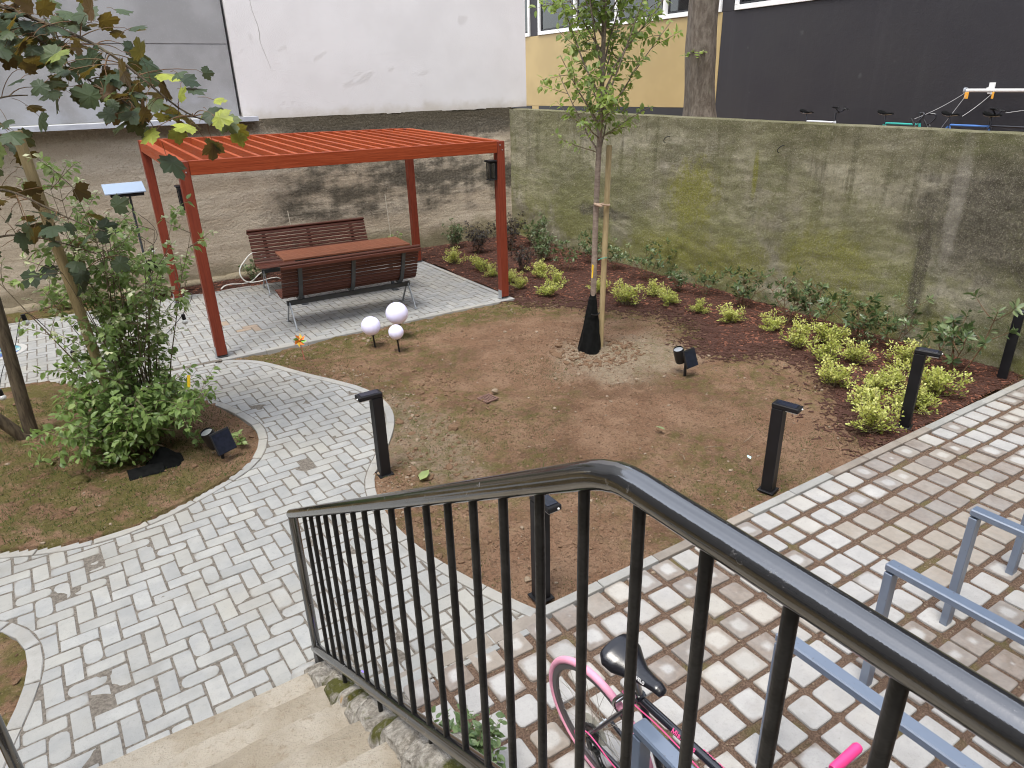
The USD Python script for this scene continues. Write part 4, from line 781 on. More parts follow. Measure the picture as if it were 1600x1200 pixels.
# ------------------------------------------------------------------ small things on the ground
t = thing('drain_grate', 'small square reddish plastic drain grate set in the lawn soil', 'drain grate', (3.22, 5.59, -.006), .15, .8)
obj('frame', cat([cbox(.20, .018, .02, .002, (0, s*.091, 0)) for s in (-1, 1)]+[cbox(.018, .164, .02, .002, (s*.091, 0, 0)) for s in (-1, 1)]), 'grate', t); obj('pit', cbox(.17, .17, .004, .001, (0, 0, -.010)), 'hole_shade', t)  # black plate under the bars stands for shade in the drain
for k in range(5): obj('bar', cbox(.012, .166, .014, .002, (-.06+k*.030, 0, -.001)), 'grate', t)
for y in (-.03, .03): obj('bar', cbox(.162, .012, .010, .002, (0, y, -.003)), 'grate', t)
t = thing('hose', 'thin white hose looped at the wall foot behind the benches', 'hose'); obj('tube', tube(spline([(1.86, 11.80, .02), (2.2, 11.97, .02), (2.42, 12.02, .03), (2.60, 12.05, .14), (2.75, 12.06, .19), (2.72, 12.15, .34), (2.55, 12.18, .46), (2.36, 12.12, .35), (2.24, 12.05, .20), (2.28, 12.0, .06), (2.45, 11.95, .012), (2.85, 11.9, .012)], 60), .011, 8), 'white_hose', t, smooth=40)
for k, (x, y, h, lb) in enumerate(((5.09, 12.32, 1.16, 'thin pale cane leaning on the back wall by the right rear post'), (3.27, 12.34, 1.06, 'thin pale cane standing against the back wall above the rear bench'))):
    t = thing('plant_cane', lb, 'cane'); obj('cane', tube([(x+.03, y-.05, .0), (x, y, h)], .006, 6), 'cane', t)
t = thing('mosaic', 'round blue and green mosaic set in the patio at the left edge', 'mosaic', (-1.16, 10.5, .004))
obj('rim', lathe([(.28, 0), (.28, .006), (.34, .006), (.345, 0)], 40), 'mosaic_white', t)
rg = np.random.default_rng(4)
for r, n in ((.03, 4), (.085, 10), (.14, 16), (.195, 22), (.248, 28)):
    for k in range(n):
        a = 2*PI*(k+rg.uniform(-.15, .15))/n; b = cbox(.042, .046, .012, .003); b.apply_transform(trimesh.transformations.rotation_matrix(a, (0, 0, 1))); b.apply_translation((r*math.cos(a), r*math.sin(a), .001)); obj('tile', b, 'mosaic_tile', t)
def litter(name, lb, cat_, x, y, tmpl, s, mat, a, z=.02, tone=.5):
    ls = leafset(tmpl, [(x, y, z)], [(math.cos(a), math.sin(a), .15)], [(.2, .1, 1)], [s], [tone]); m_, t_ = leafmesh(ls); tag(obj(name, m_, mat, tone=t_), lb, cat_)
litter('fallen_leaf', 'single fallen green leaf on the soil just behind the railing top', 'leaf', 1.92, 4.50, LEAF, .15, 'leaf_shrub', .6, .02, .9)
litter('plastic_scrap', 'pale blue scrap of plastic on the soil beside a post light', 'scrap', 4.35, 3.18, DOT, .06, 'blue_scrap', 1.2)
litter('fallen_leaf', 'small curled grey green leaf lying in the middle of the lawn', 'leaf', 4.14, 3.97, LEAF, .10, 'leaf_dark', 2.0, .03, 1.0)
litter('plastic_scrap', 'purple plastic scrap caught beside the foot of the stair railing post', 'scrap', .70, 2.80, LEAF, .16, 'purple_plastic', -1.3, .12)
for k, (x, y, a, L) in enumerate(((4.55, 3.42, .3, .22), (4.2, 3.55, -.5, .14), (3.9, 3.5, 1.2, .10), (5.5, 7.7, .2, .25), (2.2, 4.0, 1.7, .2))):
    P = spline([(x, y, .012), (x+L*.5*math.cos(a)+.01, y+L*.5*math.sin(a)-.012, .022), (x+L*math.cos(a), y+L*math.sin(a), .014)], 6)
    t = obj('twig', tube(P, [.005, .005, .0045, .004, .003, .002], 6), 'twig_dry'); tag(t, ('dry bent twig on the soil near the lone post light', 'short dry twig left of the lone post light', 'tiny dry twig in the lawn behind the lone post light', 'dry twig on the soil by the patio corner', 'dry twig on the soil behind the stair railing')[k], 'twig')
def rockat(name, lb, x, y, z, s, mat, seed):
    b = ball(1, (0, 0, 0), 3); v = b.vertices; b.vertices = v*(1+.5*(fbm(v*2+seed, 1.3, 4, seed)[:, None]-.5))*np.array(s); b.apply_translation((x, y, z)); tag(obj(name, b, mat, smooth=50), lb, 'stone')
rockat('white_stone', 'pale broken stone beside the foot of the stair railing post', .51, 2.98, .06, (.085, .06, .05), 'kerb_stone', 3)
rockat('white_stone', 'small pale stone lying beside the drain grate', 3.36, 5.68, .012, (.035, .03, .02), 'pebble', 5)
rockat('earth_lump', 'dark lump of earth on the mossy left bed', -.42, 6.10, .04, (.075, .06, .045), 'soil', 8)

# ================================================================== PLANTS
def limb(rg, p, d, L, r0, r1, n=8, wob=.08, up=.0):
    P = [np.array(p, float)]; d = np.array(d, float); d /= np.linalg.norm(d)
    for i in range(n-1):
        d = d+rg.normal(size=3)*wob+np.array([0, 0, up]); d /= np.linalg.norm(d); P.append(P[-1]+d*L/(n-1))
    return np.array(P), np.linspace(r0, r1, n)
# ---- young tree with stake
rg = np.random.default_rng(77)
ty = thing('young_tree', 'slim young tree with fresh green leaves, tied to a round stake', 'tree', (4.98, 6.06, 0))
TP = spline([(0, 0, -.1), (.0, 0, .5), (.005, .0, 1.2), (.02, 0, 1.9), (.035, 0, 2.28), (.06, .0, 3.1), (.07, 0, 4.0), (.08, 0, 5.3)], 40)
obj('trunk', tube(TP, np.interp(np.linspace(0, 1, 40), [0, .42, .7, 1], [.036, .030, .021, .007]), 12), 'bark_young', ty, smooth=60)
LP, LD, LN, LS = [], [], [], []; BR = []
def sprout(P, rg, size, dens, spread=.5, droop=.35, store=None):
    """leaves along a twig P"""
    s_ = store; k = max(2, int(dens*np.linalg.norm(P[-1]-P[0])))
    for _ in range(k):
        t = rg.uniform(.12, 1)**.8*(len(P)-1); i = min(int(t), len(P)-2); p = P[i]+(P[i+1]-P[i])*(t-i); d = P[i+1]-P[i]; d = d/np.linalg.norm(d)
        o = rg.normal(size=3); o -= d*(o@d); o /= np.linalg.norm(o); dr = d*spread+o*.9+np.array([0, 0, -droop]); s_[0].append(p+o*.012); s_[1].append(dr); s_[2].append(np.array([0, 0, 1.0])+rg.normal(size=3)*.45); s_[3].append(size*rg.uniform(.65, 1.2))
def tip_inside(p): return True
ST = ([], [], [], [])
for k in range(36):
    z = 2.24+2.5*(k/36)**1.05; i = np.argmin(abs(TP[:, 2]-z)); a = k*2.4+rg.normal()*.3; el = rg.uniform(.78, 1.12) if z < 3 else rg.uniform(.85, 1.2)
    L = (rg.uniform(.9, 1.35) if z < 3.4 else rg.uniform(.6, 1.0))*(.75 if k < 4 else 1)
    d = (math.cos(a)*math.cos(el), math.sin(a)*math.cos(el), math.sin(el)); P, r = limb(rg, TP[i], d, L, .011, .003, 9, .07, .035); BR.append(tube(P, r, 6)); sprout(P, rg, .078, 28, store=ST)
    for j in range(rg.integers(4, 7)):
        q = P[rg.integers(2, 8)]; a2 = rg.uniform(0, 2*PI); d2 = (math.cos(a2)*.8, math.sin(a2)*.8, rg.uniform(-.1, .8)); P2, r2 = limb(rg, q, d2, rg.uniform(.18, .46), .0045, .0015, 6, .12, -.01); BR.append(tube(P2, r2, 5)); sprout(P2, rg, .078, 50, store=ST)
for k in range(5):
    a = (2.9, 3.6, 5.6, 6.1, 4.6)[k]; P, r = limb(rg, TP[np.argmin(abs(TP[:, 2]-(2.28+.05*k)))], (math.cos(a)*.7, math.sin(a)*.7, .55), (.55, .5, .45, .7, .4)[k], .007, .002, 8, .1, -.05); BR.append(tube(P, r, 6)); sprout(P, rg, .07, 40, droop=.5, store=ST)
for b in range(0, len(BR), 1):
    if len(BR[b].vertices) > 50: obj('branch', BR[b], 'bark_young', ty, smooth=60)
tag(obj('twigs', cat([b for b in BR if len(b.vertices) <= 50]), 'stem_shrub', ty), kind='stuff')
n = len(ST[0]); put_leaves(leafset(LEAF, *ST[:3], ST[3], rg.beta(2.6, 1.9, n)), 'leaf_tree', ty, 260, np.array([4.98, 6.06, 0]))
tg = obj('name_tag', cat([bar((-.05, -.035, .98), (-.058, -.05, 1.05), .03, .003, up=(1, 0, 0), c=.0005), bar((-.055, -.045, .98), (-.07, -.055, .90), .02, .003, up=(1, 0, 0), c=.0005)]), 'yellow_tag', ty)
sk = thing('stake', 'straight round wooden stake standing right beside the young tree', 'stake', (5.07, 6.02, 0)); obj('pole', tube([(0, 0, -.1), (.03, .0, 1.2), (.055, .0, 2.33)], [.034, .032, .030], 14), 'stake_wood', sk, smooth=50)
obj('tie', cat([tube(spline([(-.10, .04, 1.71), (-.04, -.03, 1.715), (.03, -.04, 1.70), (.075, 0, 1.705), (.03, .045, 1.71), (-.04, .03, 1.70), (-.10, .05, 1.70)], 30), .011, 6), tube(spline([(-.105, .03, 1.725), (-.115, -.02, 1.72), (-.10, -.055, 1.71), (-.06, -.03, 1.70)], 12), .012, 6)]), 'cloth_tie', sk); obj('tie', tube(spline([(-.09, -.03, 1.10), (-.03, -.04, 1.115), (.03, -.042, 1.11)], 8), .005, 5), 'green_tie', sk)
# watering bag
bgm = thing('watering_bag', 'black fabric watering bag wrapped around the foot of the young tree', 'watering bag', (4.98, 6.06, 0))
def bagfn(u, v):
    a = u*2*PI; h = v; rx = .140*(1-h)**.9+.034; ry = .10*(1-h)**.9+.032; fold = 1+.10*np.cos(3*a+h*4)*(1-h)+.05*np.sin(7*a-h*9)*(1-h)
    x = -.045*(1-h)+rx*np.cos(a)*fold*np.where(np.cos(a) > .2, .62, 1); y = -.03*(1-h)+ry*np.sin(a)*fold; z = .0+h*.72+np.where(h > .9, .05*np.cos(a-.6), 0)
    return np.c_[x+.012*(fbm(np.c_[np.cos(a), np.sin(a), h*2], 3, 3, 3)-.5), y, z]
obj('bag', grid(bagfn, 60, 30), 'black_fabric', bgm, smooth=True); obj('strap', tube(spline([(-.10, -.09, .48), (-.03, -.10, .46), (.03, -.08, .47)], 8), .008, 6), 'black_plastic', bgm)
# ---- old trunk behind the wall
ot = thing('old_tree', 'thick old tree trunk rising behind the retaining wall', 'tree', (8.72, 8.09, 0))
def trunkfn(u, v):
    a = u*2*PI; z = 2.30+v*5.2; r = .215+.085*np.exp(-((z-2.3)/.22))+.012*np.exp(-((z-3.35)/.25)**2)-.012*np.clip(z-3, 0, 4)/4
    r = r*(1+.07*np.cos(3*a+.6+z*.35)+.05*np.cos(5*a+z*.5)+.13*(fbm(np.c_[np.cos(a)*1.5, np.sin(a)*1.5, z*.45], 1.6, 4, 8)-.5)+.10*np.exp(-((z-2.3)/.15))*np.cos(7*a))
    return np.c_[r*np.cos(a)-.02*(z-2.3)-.035*np.sin((z-2.3)*1.3), r*np.sin(a)+.045*np.sin((z-2.3)*1.1), z]
obj('trunk', grid(trunkfn, 90, 160), 'bark_old', ot, smooth=True)
for k in range(5):
    a = k*1.26+.3; P, r = limb(rg, (-.1, .0, 6.6+.15*k), (math.cos(a), math.sin(a), .9), 3.2, .10, .02, 12, .08, .03); obj('limb', tube(P, r, 8), 'bark_old', ot, smooth=60)
rg = np.random.default_rng(9); n = 26; P = np.c_[rg.normal(size=n)*.05-.27, rg.normal(size=n)*.14-.02, rg.normal(size=n)*.035+3.32]; D = np.c_[rg.normal(size=n)-1, rg.normal(size=n)*1.4, rg.normal(size=n)*.3]
put_leaves(leafset(LEAF, P, D, np.c_[rg.normal(size=(n, 2))*.4, np.ones(n)], rg.uniform(.05, .09, n), rg.random(n)), 'leaf_tree', ot, n)

# ---- yellow-green shrubs in the mulch (three built, the rest copies)
def gold(seed):
    rg = np.random.default_rng(seed); st = ([], [], [], []); T_ = []
    for k in range(26):
        a, e = rg.uniform(0, 2*PI), rg.uniform(.35, 1.45); L = rg.uniform(.14, .33)*(1+.25*math.sin(e)); P, r = limb(rg, (rg.normal()*.02, rg.normal()*.02, 0), (math.cos(a)*math.cos(e), math.sin(a)*math.cos(e), math.sin(e)), L, .003, .0012, 7, .13, .05); T_.append(tube(P, r, 4, cap=False)); sprout(P, rg, .030, 75, spread=.9, droop=-.1, store=st)
        for j in range(3):
            q = P[rg.integers(3, 6)]; P2, r2 = limb(rg, q, (rg.normal(), rg.normal(), .9), rg.uniform(.05, .11), .0016, .001, 4, .1, .03); T_.append(tube(P2, r2, 3, cap=False)); sprout(P2, rg, .028, 125, spread=.9, droop=-.1, store=st)
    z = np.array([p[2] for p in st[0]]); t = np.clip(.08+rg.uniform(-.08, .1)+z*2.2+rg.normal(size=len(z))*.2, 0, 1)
    return leafset(DOT, *st[:3], st[3], t), cat(T_)
GOLDS = [gold(s) for s in (1, 2, 3, 4, 5)]; gproto = {}
GP = [(5.72, 10.96, 'by the right edge of the patio, nearest the right rear pergola post'), (5.85, 10.19, 'left of the two just behind the right front pergola post'), (5.81, 9.73, 'partly hidden behind the right front pergola post, on its left'), (5.79, 9.17, 'just to the right of the right front pergola post'), (5.73, 8.79, 'low in front of the right front pergola post, at the patio corner'), (6.38, 9.15, 'topmost of the tight trio between pergola and young tree'), (5.86, 8.22, 'lowest of the tight trio between pergola and young tree'), (6.28, 8.59, 'right hand one of the tight trio between pergola and young tree'), (6.53, 7.20, 'to the right of the young tree, standing alone and taller'), (6.58, 7.88, 'half hidden behind the young tree and its stake'), (7.10, 7.22, 'left of the pair right of the young tree'), (6.98, 6.79, 'right of the pair right of the young tree'), (7.03, 6.25, 'small, alone, midway along the mulch border'), (7.03, 5.72, 'round, alone, next after the small one along the border'), (7.15, 5.18, 'spiky, left of the dense group at the right'), (6.94, 4.61, 'leftmost of the dense group under the right wall'), (7.32, 4.46, 'topmost of the dense group under the right wall'), (6.78, 4.14, 'in the middle of the dense group, left side'), (6.34, 3.75, 'lowest left one of the dense group, at the soil edge'), (6.96, 3.91, 'in the middle of the dense group, right side'), (7.30, 3.55, 'alone close to the wall, behind the post light among the shrubs'), (6.85, 2.97, 'right of the post light that stands among the shrubs'), (6.09, 3.24, 'front group left of the post light, upper left'), (5.66, 2.92, 'front most and largest, at the soil edge near the kerb'), (6.71, 3.33, 'front group just left of the post light, upper right'), (6.31, 2.98, 'directly behind the post light that stands among the shrubs'), (6.50, 3.38, 'centre of the front group left of the post light'), (6.45, 2.90, 'low, right behind the foot of the post light among the shrubs')]
GS = [.95, .9, .8, .75, .75, 1.0, .9, .95, 1.15, .8, .9, .85, .75, .85, .85, 1.05, 1.1, 1.0, 1.0, .95, 1.15, 1.35, 1.2, 1.3, 1.05, 1.1, 1.0, .9]
rg = np.random.default_rng(6)
for i, ((x, y, where), s) in enumerate(zip(GP, GS)):
    lb = 'yellow-green shrub '+where; k = i % 5; s *= .86*(.84 if y < 3.7 else 1); s = (s*rg.uniform(.95, 1.15), s*rg.uniform(.95, 1.15), s*rg.uniform(.88, 1.12)); a = rg.uniform(0, 6.28); z = float(mulch_z(np.array([x]), np.array([y]))[0])
    if k not in gproto:
        g = thing('golden_shrub', lb, 'shrub', (x, y, z), a, s, group='yellow-green shrubs in the bark mulch'); gproto[k] = g
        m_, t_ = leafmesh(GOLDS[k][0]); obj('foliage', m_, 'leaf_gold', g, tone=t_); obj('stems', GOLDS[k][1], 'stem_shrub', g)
    else: dup(gproto[k], lb, (x, y, z), a, s)
# ---- evergreen shrubs along the walls
def evergreen(seed, dark):
    rg = np.random.default_rng(seed); st = ([], [], [], []); T_ = []
    for k in range(5 if not dark else 9):
        a, e = rg.uniform(0, 2*PI), rg.uniform(.85, 1.45); P, r = limb(rg, (rg.normal()*.03, rg.normal()*.03, -.02), (math.cos(a)*math.cos(e), math.sin(a)*math.cos(e), math.sin(e)), rg.uniform(.35, .72), .006, .003, 8, .09, .03); T_.append(tube(P, r, 5)); ends = [P]
        for j in range(5):
            q = P[rg.integers(2, 7)]; a2 = rg.uniform(0, 2*PI); P2, r2 = limb(rg, q, (math.cos(a2), math.sin(a2), rg.uniform(.3, 1)), rg.uniform(.12, .28), .004, .002, 5, .08, .06); T_.append(tube(P2, r2, 4)); ends.append(P2)
        for E_ in ends:
            tip, d = E_[-1], E_[-1]-E_[-2]; d /= np.linalg.norm(d); nl = rg.integers(7, 11)
            for j in range(nl):
                o = rg.normal(size=3); o -= d*(o@d); o /= np.linalg.norm(o); st[0].append(tip-d*rg.uniform(0, .05)); st[1].append(o+d*rg.uniform(.1, .8)); st[2].append(d+rg.normal(size=3)*.3); st[3].append(rg.uniform(.055, .105)*(.62 if dark else .9))
            sprout(E_, rg, .055, 16 if not dark else 50, store=st)
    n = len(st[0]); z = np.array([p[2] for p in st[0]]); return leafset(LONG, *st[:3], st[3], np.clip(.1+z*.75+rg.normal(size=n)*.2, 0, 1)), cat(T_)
EV = [evergreen(11, False), evergreen(12, False), evergreen(13, False), evergreen(14, True), evergreen(15, True)]; eproto = {}
EP = [(7.60, 11.10, 3, 1.0, 'in the corner under the right wall, just left of the young tree'), (7.0, 9.25, 0, .9, 'dark leaved, left of the young tree above the tight trio'), (7.0, 10.1, 3, .9, 'dark, in front of the wall corner'), (6.40, 9.65, 4, .7, 'low dark purplish one right of the right front pergola post'), (6.49, 11.45, 4, .9, 'dark one seen just left of the right front pergola post'), (6.30, 12.15, 3, .9, 'dark one against the back wall, right of the rear pergola post'), (7.1, 11.2, 4, 1.05, 'tall dark one right behind the right front pergola post'), (7.62, 9.37, 1, 1.0, 'right behind the stake, under the right wall'), (7.62, 8.73, 2, .75, 'slim one right of the stake under the right wall'), (7.60, 7.95, 0, .95, 'green one under the moss streaked part of the right wall'), (7.55, 7.14, 1, .75, 'spreading one, left of the middle of the right wall'), (7.66, 6.75, 2, .7, 'spreading one at the middle of the right wall'), (7.62, 6.02, 1, 1.0, 'upright one alone right of the middle of the right wall'), (7.55, 5.2, 2, 1.05, 'tall thin left one of the wide group under the right wall'), (7.62, 4.85, 0, 1.0, 'leafy second one of the wide group under the right wall'), (7.6, 4.25, 1, 1.1, 'red stemmed middle one of the wide group under the right wall'), (7.68, 3.95, 2, .9, 'right one of the wide group under the right wall'), (7.45, 4.1, 0, .35, 'tiny seedling in front of the wide group'), (7.50, 3.18, 2, 1.25, 'tall open one between the two right hand post lights')]
for i, (x, y, k, s, where) in enumerate(EP):
    lb = 'evergreen shrub '+where; a = rg.uniform(0, 6.28); s *= 1.0; z = float(mulch_z(np.array([x]), np.array([y]))[0])
    if k not in eproto:
        g = thing('evergreen_shrub', lb, 'shrub', (x, y, z), a, s, group='evergreen shrubs planted along the walls'); eproto[k] = g
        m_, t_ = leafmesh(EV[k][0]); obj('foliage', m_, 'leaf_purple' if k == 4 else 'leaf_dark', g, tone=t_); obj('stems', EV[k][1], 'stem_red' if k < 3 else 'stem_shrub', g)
    else: dup(eproto[k], lb, (x, y, z), a, s)
# small plants at the back wall foot
def weed(name, lb, x, y, h, n, seed, mat='leaf_shrub', sz=.06, wid=.10):
    rg = np.random.default_rng(seed); t = thing(name, lb, 'plant', (x, y, 0)); st = ([], [], [], []); T_ = []
    for k in range(n):
        a = rg.uniform(0, 6.28); P, r = limb(rg, (rg.normal()*wid*.3, rg.normal()*wid*.3, -.02), (math.cos(a)*.35, math.sin(a)*.35, 1), h*rg.uniform(.6, 1.05), .004, .0015, 7, .1); T_.append(tube(P, r, 4)); sprout(P, rg, sz, 60*.06/sz, store=st)
    m_, t_ = leafmesh(leafset(LEAF, *st[:3], st[3], rg.random(len(st[0])))); obj('foliage', m_, mat, t, tone=t_); obj('stems', cat(T_), 'stem_shrub', t)
weed('climbing_plant', 'light green climbing plant at the cane beside the right rear pergola post', 5.10, 12.25, .55, 6, 3, sz=.07)
weed('low_plant', 'dark green plant growing from the wall foot inside the hose loop', 2.45, 12.2, .42, 9, 4, 'leaf_dark', .07, .2)
weed('low_plant', 'leafy green plant at the wall foot left of the left rear pergola post', .98, 12.1, .62, 7, 5, sz=.08, wid=.2)
weed('climbing_plant', 'thin green climber on the tan wall right of the left rear pergola post', 1.42, 12.3, 1.15, 2, 7, sz=.075, wid=.05)
weed('low_plant', 'bushy green plant at the wall foot far left behind the trees', -.30, 12.05, .5, 10, 8, sz=.08, wid=.35)
weed('low_plant', 'small seedling with a few leaves on the left bed below the trunks', -.62, 6.72, .12, 3, 9, sz=.07)
weed('low_plant', 'small weed with narrow leaves on the bed right of the solar spotlight', .87, 6.05, .16, 4, 10, sz=.06, wid=.15)
weed('low_plant', 'weed growing beside the stem of the solar spotlight in the left bed', .62, 6.22, .24, 5, 13, sz=.06, wid=.15)

# ---- big bushy shrub in the left bed
rg = np.random.default_rng(21)
sh = thing('bushy_shrub', 'large bushy green shrub with pale bracts filling the left bed', 'shrub', (.12, 6.45, 0)); SB = np.array([.12, 6.45, 0])
st, bst, T_, T2 = ([], [], [], []), ([], [], [], []), [], []
for k in range(30):   # tall thin stems
    a = rg.uniform(0, 2*PI); lean = rg.uniform(.04, .30); P, r = limb(rg, (.06+rg.normal()*.07, .35+rg.normal()*.10, 0), (math.cos(a)*lean*1.15, math.sin(a)*lean, 1), rg.uniform(1.5, 2.4), .008, .002, 16, .035, .0); T_.append(tube(P, r, 6))
    for j in range(11):
        q = P[min(15, int(16*rg.uniform(.12, 1.0)**.75))]; a2 = rg.uniform(0, 2*PI); P2, r2 = limb(rg, q, (math.cos(a2), math.sin(a2), rg.uniform(.2, 1.2)), rg.uniform(.12, .36), .0035, .0015, 6, .1); T2.append(tube(P2, r2, 4)); sprout(P2, rg, .066, 42, droop=.6, store=st)
        if rg.random() < .75:
            for u in range(rg.integers(4, 8)): bst[0].append(P2[-1]+rg.normal(size=3)*.012); bst[1].append(rg.normal(size=3)*[1, 1, .4]); bst[2].append(np.array([0, 0, 1.])+rg.normal(size=3)*.3); bst[3].append(rg.uniform(.034, .058))
for k in range(36):   # low leafy branches
    a = rg.uniform(0, 2*PI); e = rg.uniform(.1, 1.1); L = rg.uniform(.45, .82)*(.80 if math.cos(a) > .4 else 1); P, r = limb(rg, (rg.normal()*.1, rg.normal()*.12, rg.uniform(.05, .35)), (math.cos(a)*math.cos(e), math.sin(a)*math.cos(e)*.9, math.sin(e)), L, .008, .002, 10, .10, -.02); P[:, 2] = np.maximum(P[:, 2], .03); T_.append(tube(P, r, 5)); sprout(P, rg, .074, 36, store=st)
    for j in range(11):
        q = P[rg.integers(3, 10)]; P2, r2 = limb(rg, q, rg.normal(size=3)*[1, 1, .5]+[0, 0, .15], rg.uniform(.12, .36), .003, .0012, 6, .12, -.02); P2[:, 2] = np.maximum(P2[:, 2], .02); T2.append(tube(P2, r2, 4)); sprout(P2, rg, .070, 40, store=st)
for b in T_: obj('stem', b, 'stem_shrub', sh)
tag(obj('twigs', cat(T2), 'stem_shrub', sh), kind='stuff')
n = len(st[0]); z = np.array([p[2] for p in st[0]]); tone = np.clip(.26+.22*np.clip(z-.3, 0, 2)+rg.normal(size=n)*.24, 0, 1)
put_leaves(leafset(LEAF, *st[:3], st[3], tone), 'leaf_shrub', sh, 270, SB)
n = len(bst[0]); m_, t_ = leafmesh(leafset(DOT, *bst[:3], bst[3], rg.random(n))); tag(obj('bracts', m_, 'bract', sh, tone=t_), kind='stuff')
sk2 = thing('stake', 'thick wooden stake leaning in the bushy shrub at the left', 'stake'); obj('pole', tube(np.linspace((-.02, 6.75, -.1), (-.155, 6.55, 2.74), 8), np.linspace(.043, .040, 8), 14), 'stake_wood', sk2, smooth=50)
bs = thing('plastic_sheet', 'black plastic sheeting lying folded under the bushy shrub', 'plastic sheet', (.20, 6.06, -.01), 0, .8)
def tent(u, v): x, y = (u-.5)*.42, (v-.5)*.34; return np.c_[x, y, .20*np.exp(-((x-.03)/.13)**2-((y-.02)/.14)**2)+.02+.02*(fbm(np.c_[x, y, 0*x], 9, 3, 3)-.5)]
obj('sheet', grid(tent, 40, 30), 'black_fabric', bs, smooth=True)
def flap(u, v): x, y = (u-.5)*.34, (v-.5)*.16; return np.c_[x-.17, y-.17, .06+.05*v+.012*(fbm(np.c_[x, y, 0*x], 8, 3, 5)-.5)]
obj('flap', cat([grid(flap, 24, 12), grid(lambda u, v: flap(u, v)-[0, 0, .05], 24, 12)]), 'black_fabric', bs, smooth=True)
tg2 = obj('plant_tag', bar((.55, 6.15, .62), (.57, 6.15, .73), .025, .003, up=(0, 1, 0), c=.0005), 'yellow_tag'); tag(tg2, 'yellow plastic plant tag hanging in the right of the bushy shrub', 'tag')
# ---- string of lights: cable and bulbs
sl = thing('string_lights', 'black string light cable with clear bulbs hung through the shrub', 'string lights')
CB = [(.92, 11.78, 1.35), (.99, 11.72, .86), (.86, 11.74, .72), (.83, 11.70, .17), (.80, 9.2, .55), (.78, 7.6, .87), (.50, 7.4, .72), (.357, 7.6, .66), (-.05, 7.5, .60), (-.256, 7.6, .70), (-.548, 7.6, 1.13), (-.66, 7.5, .90), (-.731, 7.6, .78), (-.908, 7.6, .46)]
obj('cable', tube(spline(CB, 120), .0035, 5), 'black_plastic', sl)
for k in (1, 2, 3, 5, 7, 9, 10, 12, 13):
    x, y, z = CB[k]; so = obj('socket', cyl((x, y, z), (x+.005, y, z-.055), .020, 10), 'black_plastic', sl); obj('bulb', ball(.030, (x+.006, y, z-.080), 2), 'glass_bulb', so, smooth=True)
# ---- maple, trunks at the left edge, boughs reaching over the shrub
rg = np.random.default_rng(33)
mp = thing('maple', 'maple with dark green and bronze leaves reaching in from the upper left', 'tree'); 
def bough(name, P, r, n=24): P = spline(P, n); obj(name, tube(P, np.linspace(r[0], r[1], n), 10), 'bark_maple', mp, smooth=60); return P
bough('trunk', [(-.76, 7.42, -.08), (-.75, 7.43, .35), (-.71, 7.45, 1.2), (-.66, 7.4, 2.2), (-.5, 7.1, 3.2), (-.42, 6.95, 4.4)], (.062, .030)); bough('trunk', [(-.80, 7.40, -.06), (-.88, 7.38, .12), (-1.02, 7.36, .36), (-1.18, 7.3, .8), (-1.42, 7.2, 1.8), (-1.6, 7.1, 3.2)], (.058, .030))
B1 = bough('limb', [(-.50, 7.1, 3.2), (-.25, 6.75, 3.62), (.18, 6.32, 3.45), (.42, 6.1, 3.32), (.70, 5.82, 3.05), (.90, 5.6, 2.83), (1.12, 5.45, 2.76)], (.020, .004)); B2 = bough('limb', [(-.66, 7.4, 2.2), (-.5, 6.9, 2.7), (-.25, 6.4, 2.95), (-.02, 6.15, 2.98)], (.018, .004))
B3 = bough('limb', [(-.66, 7.35, 2.3), (-.45, 6.8, 2.32), (-.2, 6.2, 2.30), (.08, 5.95, 2.12), (.22, 5.9, 2.05)], (.016, .004)); B4 = bough('limb', [(.0, 6.45, 3.5), (.3, 6.2, 3.15), (.5, 5.95, 2.95), (.62, 5.75, 2.85), (.68, 5.62, 2.68)], (.010, .003)); B5 = bough('limb', [(-.68, 7.4, 1.7), (-.45, 6.9, 1.95), (-.1, 6.5, 1.92), (.25, 6.3, 1.75)], (.012, .003))
lv = ([], [], [], [], []); petioles = []
def mleaf(p, out, s, tone):
    d = np.array(out, float)+[0, 0, -.45]; d /= np.linalg.norm(d); q = p+d*rg.uniform(.05, .12)+rg.normal(size=3)*.02; petioles.append(tube([p, (p+q)/2+[0, 0, .01], q], .0018, 4, cap=False)); lv[0].append(q); lv[1].append(d+rg.normal(size=3)*.2); nn = np.array([-.25, -.45, .75])+rg.normal(size=3)*.55; lv[2].append(nn); lv[3].append(s); lv[4].append(tone)
for B, n, lo, sp, t0 in ((B1, 120, .25, .21, .40), (B1[:17], 34, .30, .17, .22), (B2, 30, .35, .20, .34), (B3, 26, .35, .22, .24), (B4, 44, .10, .15, .36), (B5, 26, .4, .18, .2)):
    for k in range(n):
        t = rg.uniform(lo, 1); i = int(t*(len(B)-1)); p = B[i]+rg.normal(size=3)*np.array([sp, sp, sp*.55])*(1.05-t*.55); d = p-B[i]; tw = B[i]
        if k % 2 == 0: petioles.append(tube(spline([tw, (tw+p)/2+[0, 0, .02], p], 5), [.004, .0035, .003, .0025, .002], 4, cap=False))
        tone = np.clip(t0+rg.normal()*.18+(.45 if t > .88 and B is B1 else 0)+(.5 if rg.random() < .035 else 0), 0, 1); mleaf(p, d/np.linalg.norm(d), rg.uniform(.09, .18), tone)
P_ = np.array([.69, 5.60, 2.66]); mleaf(P_, (0, -.1, -1), .20, .1)
put_leaves(leafset(MAPLE, *lv[:3], lv[3], lv[4]), 'leaf_maple', mp, 300)
tag(obj('leaf_stalks', cat(petioles), 'stem_red', mp), kind='stuff')
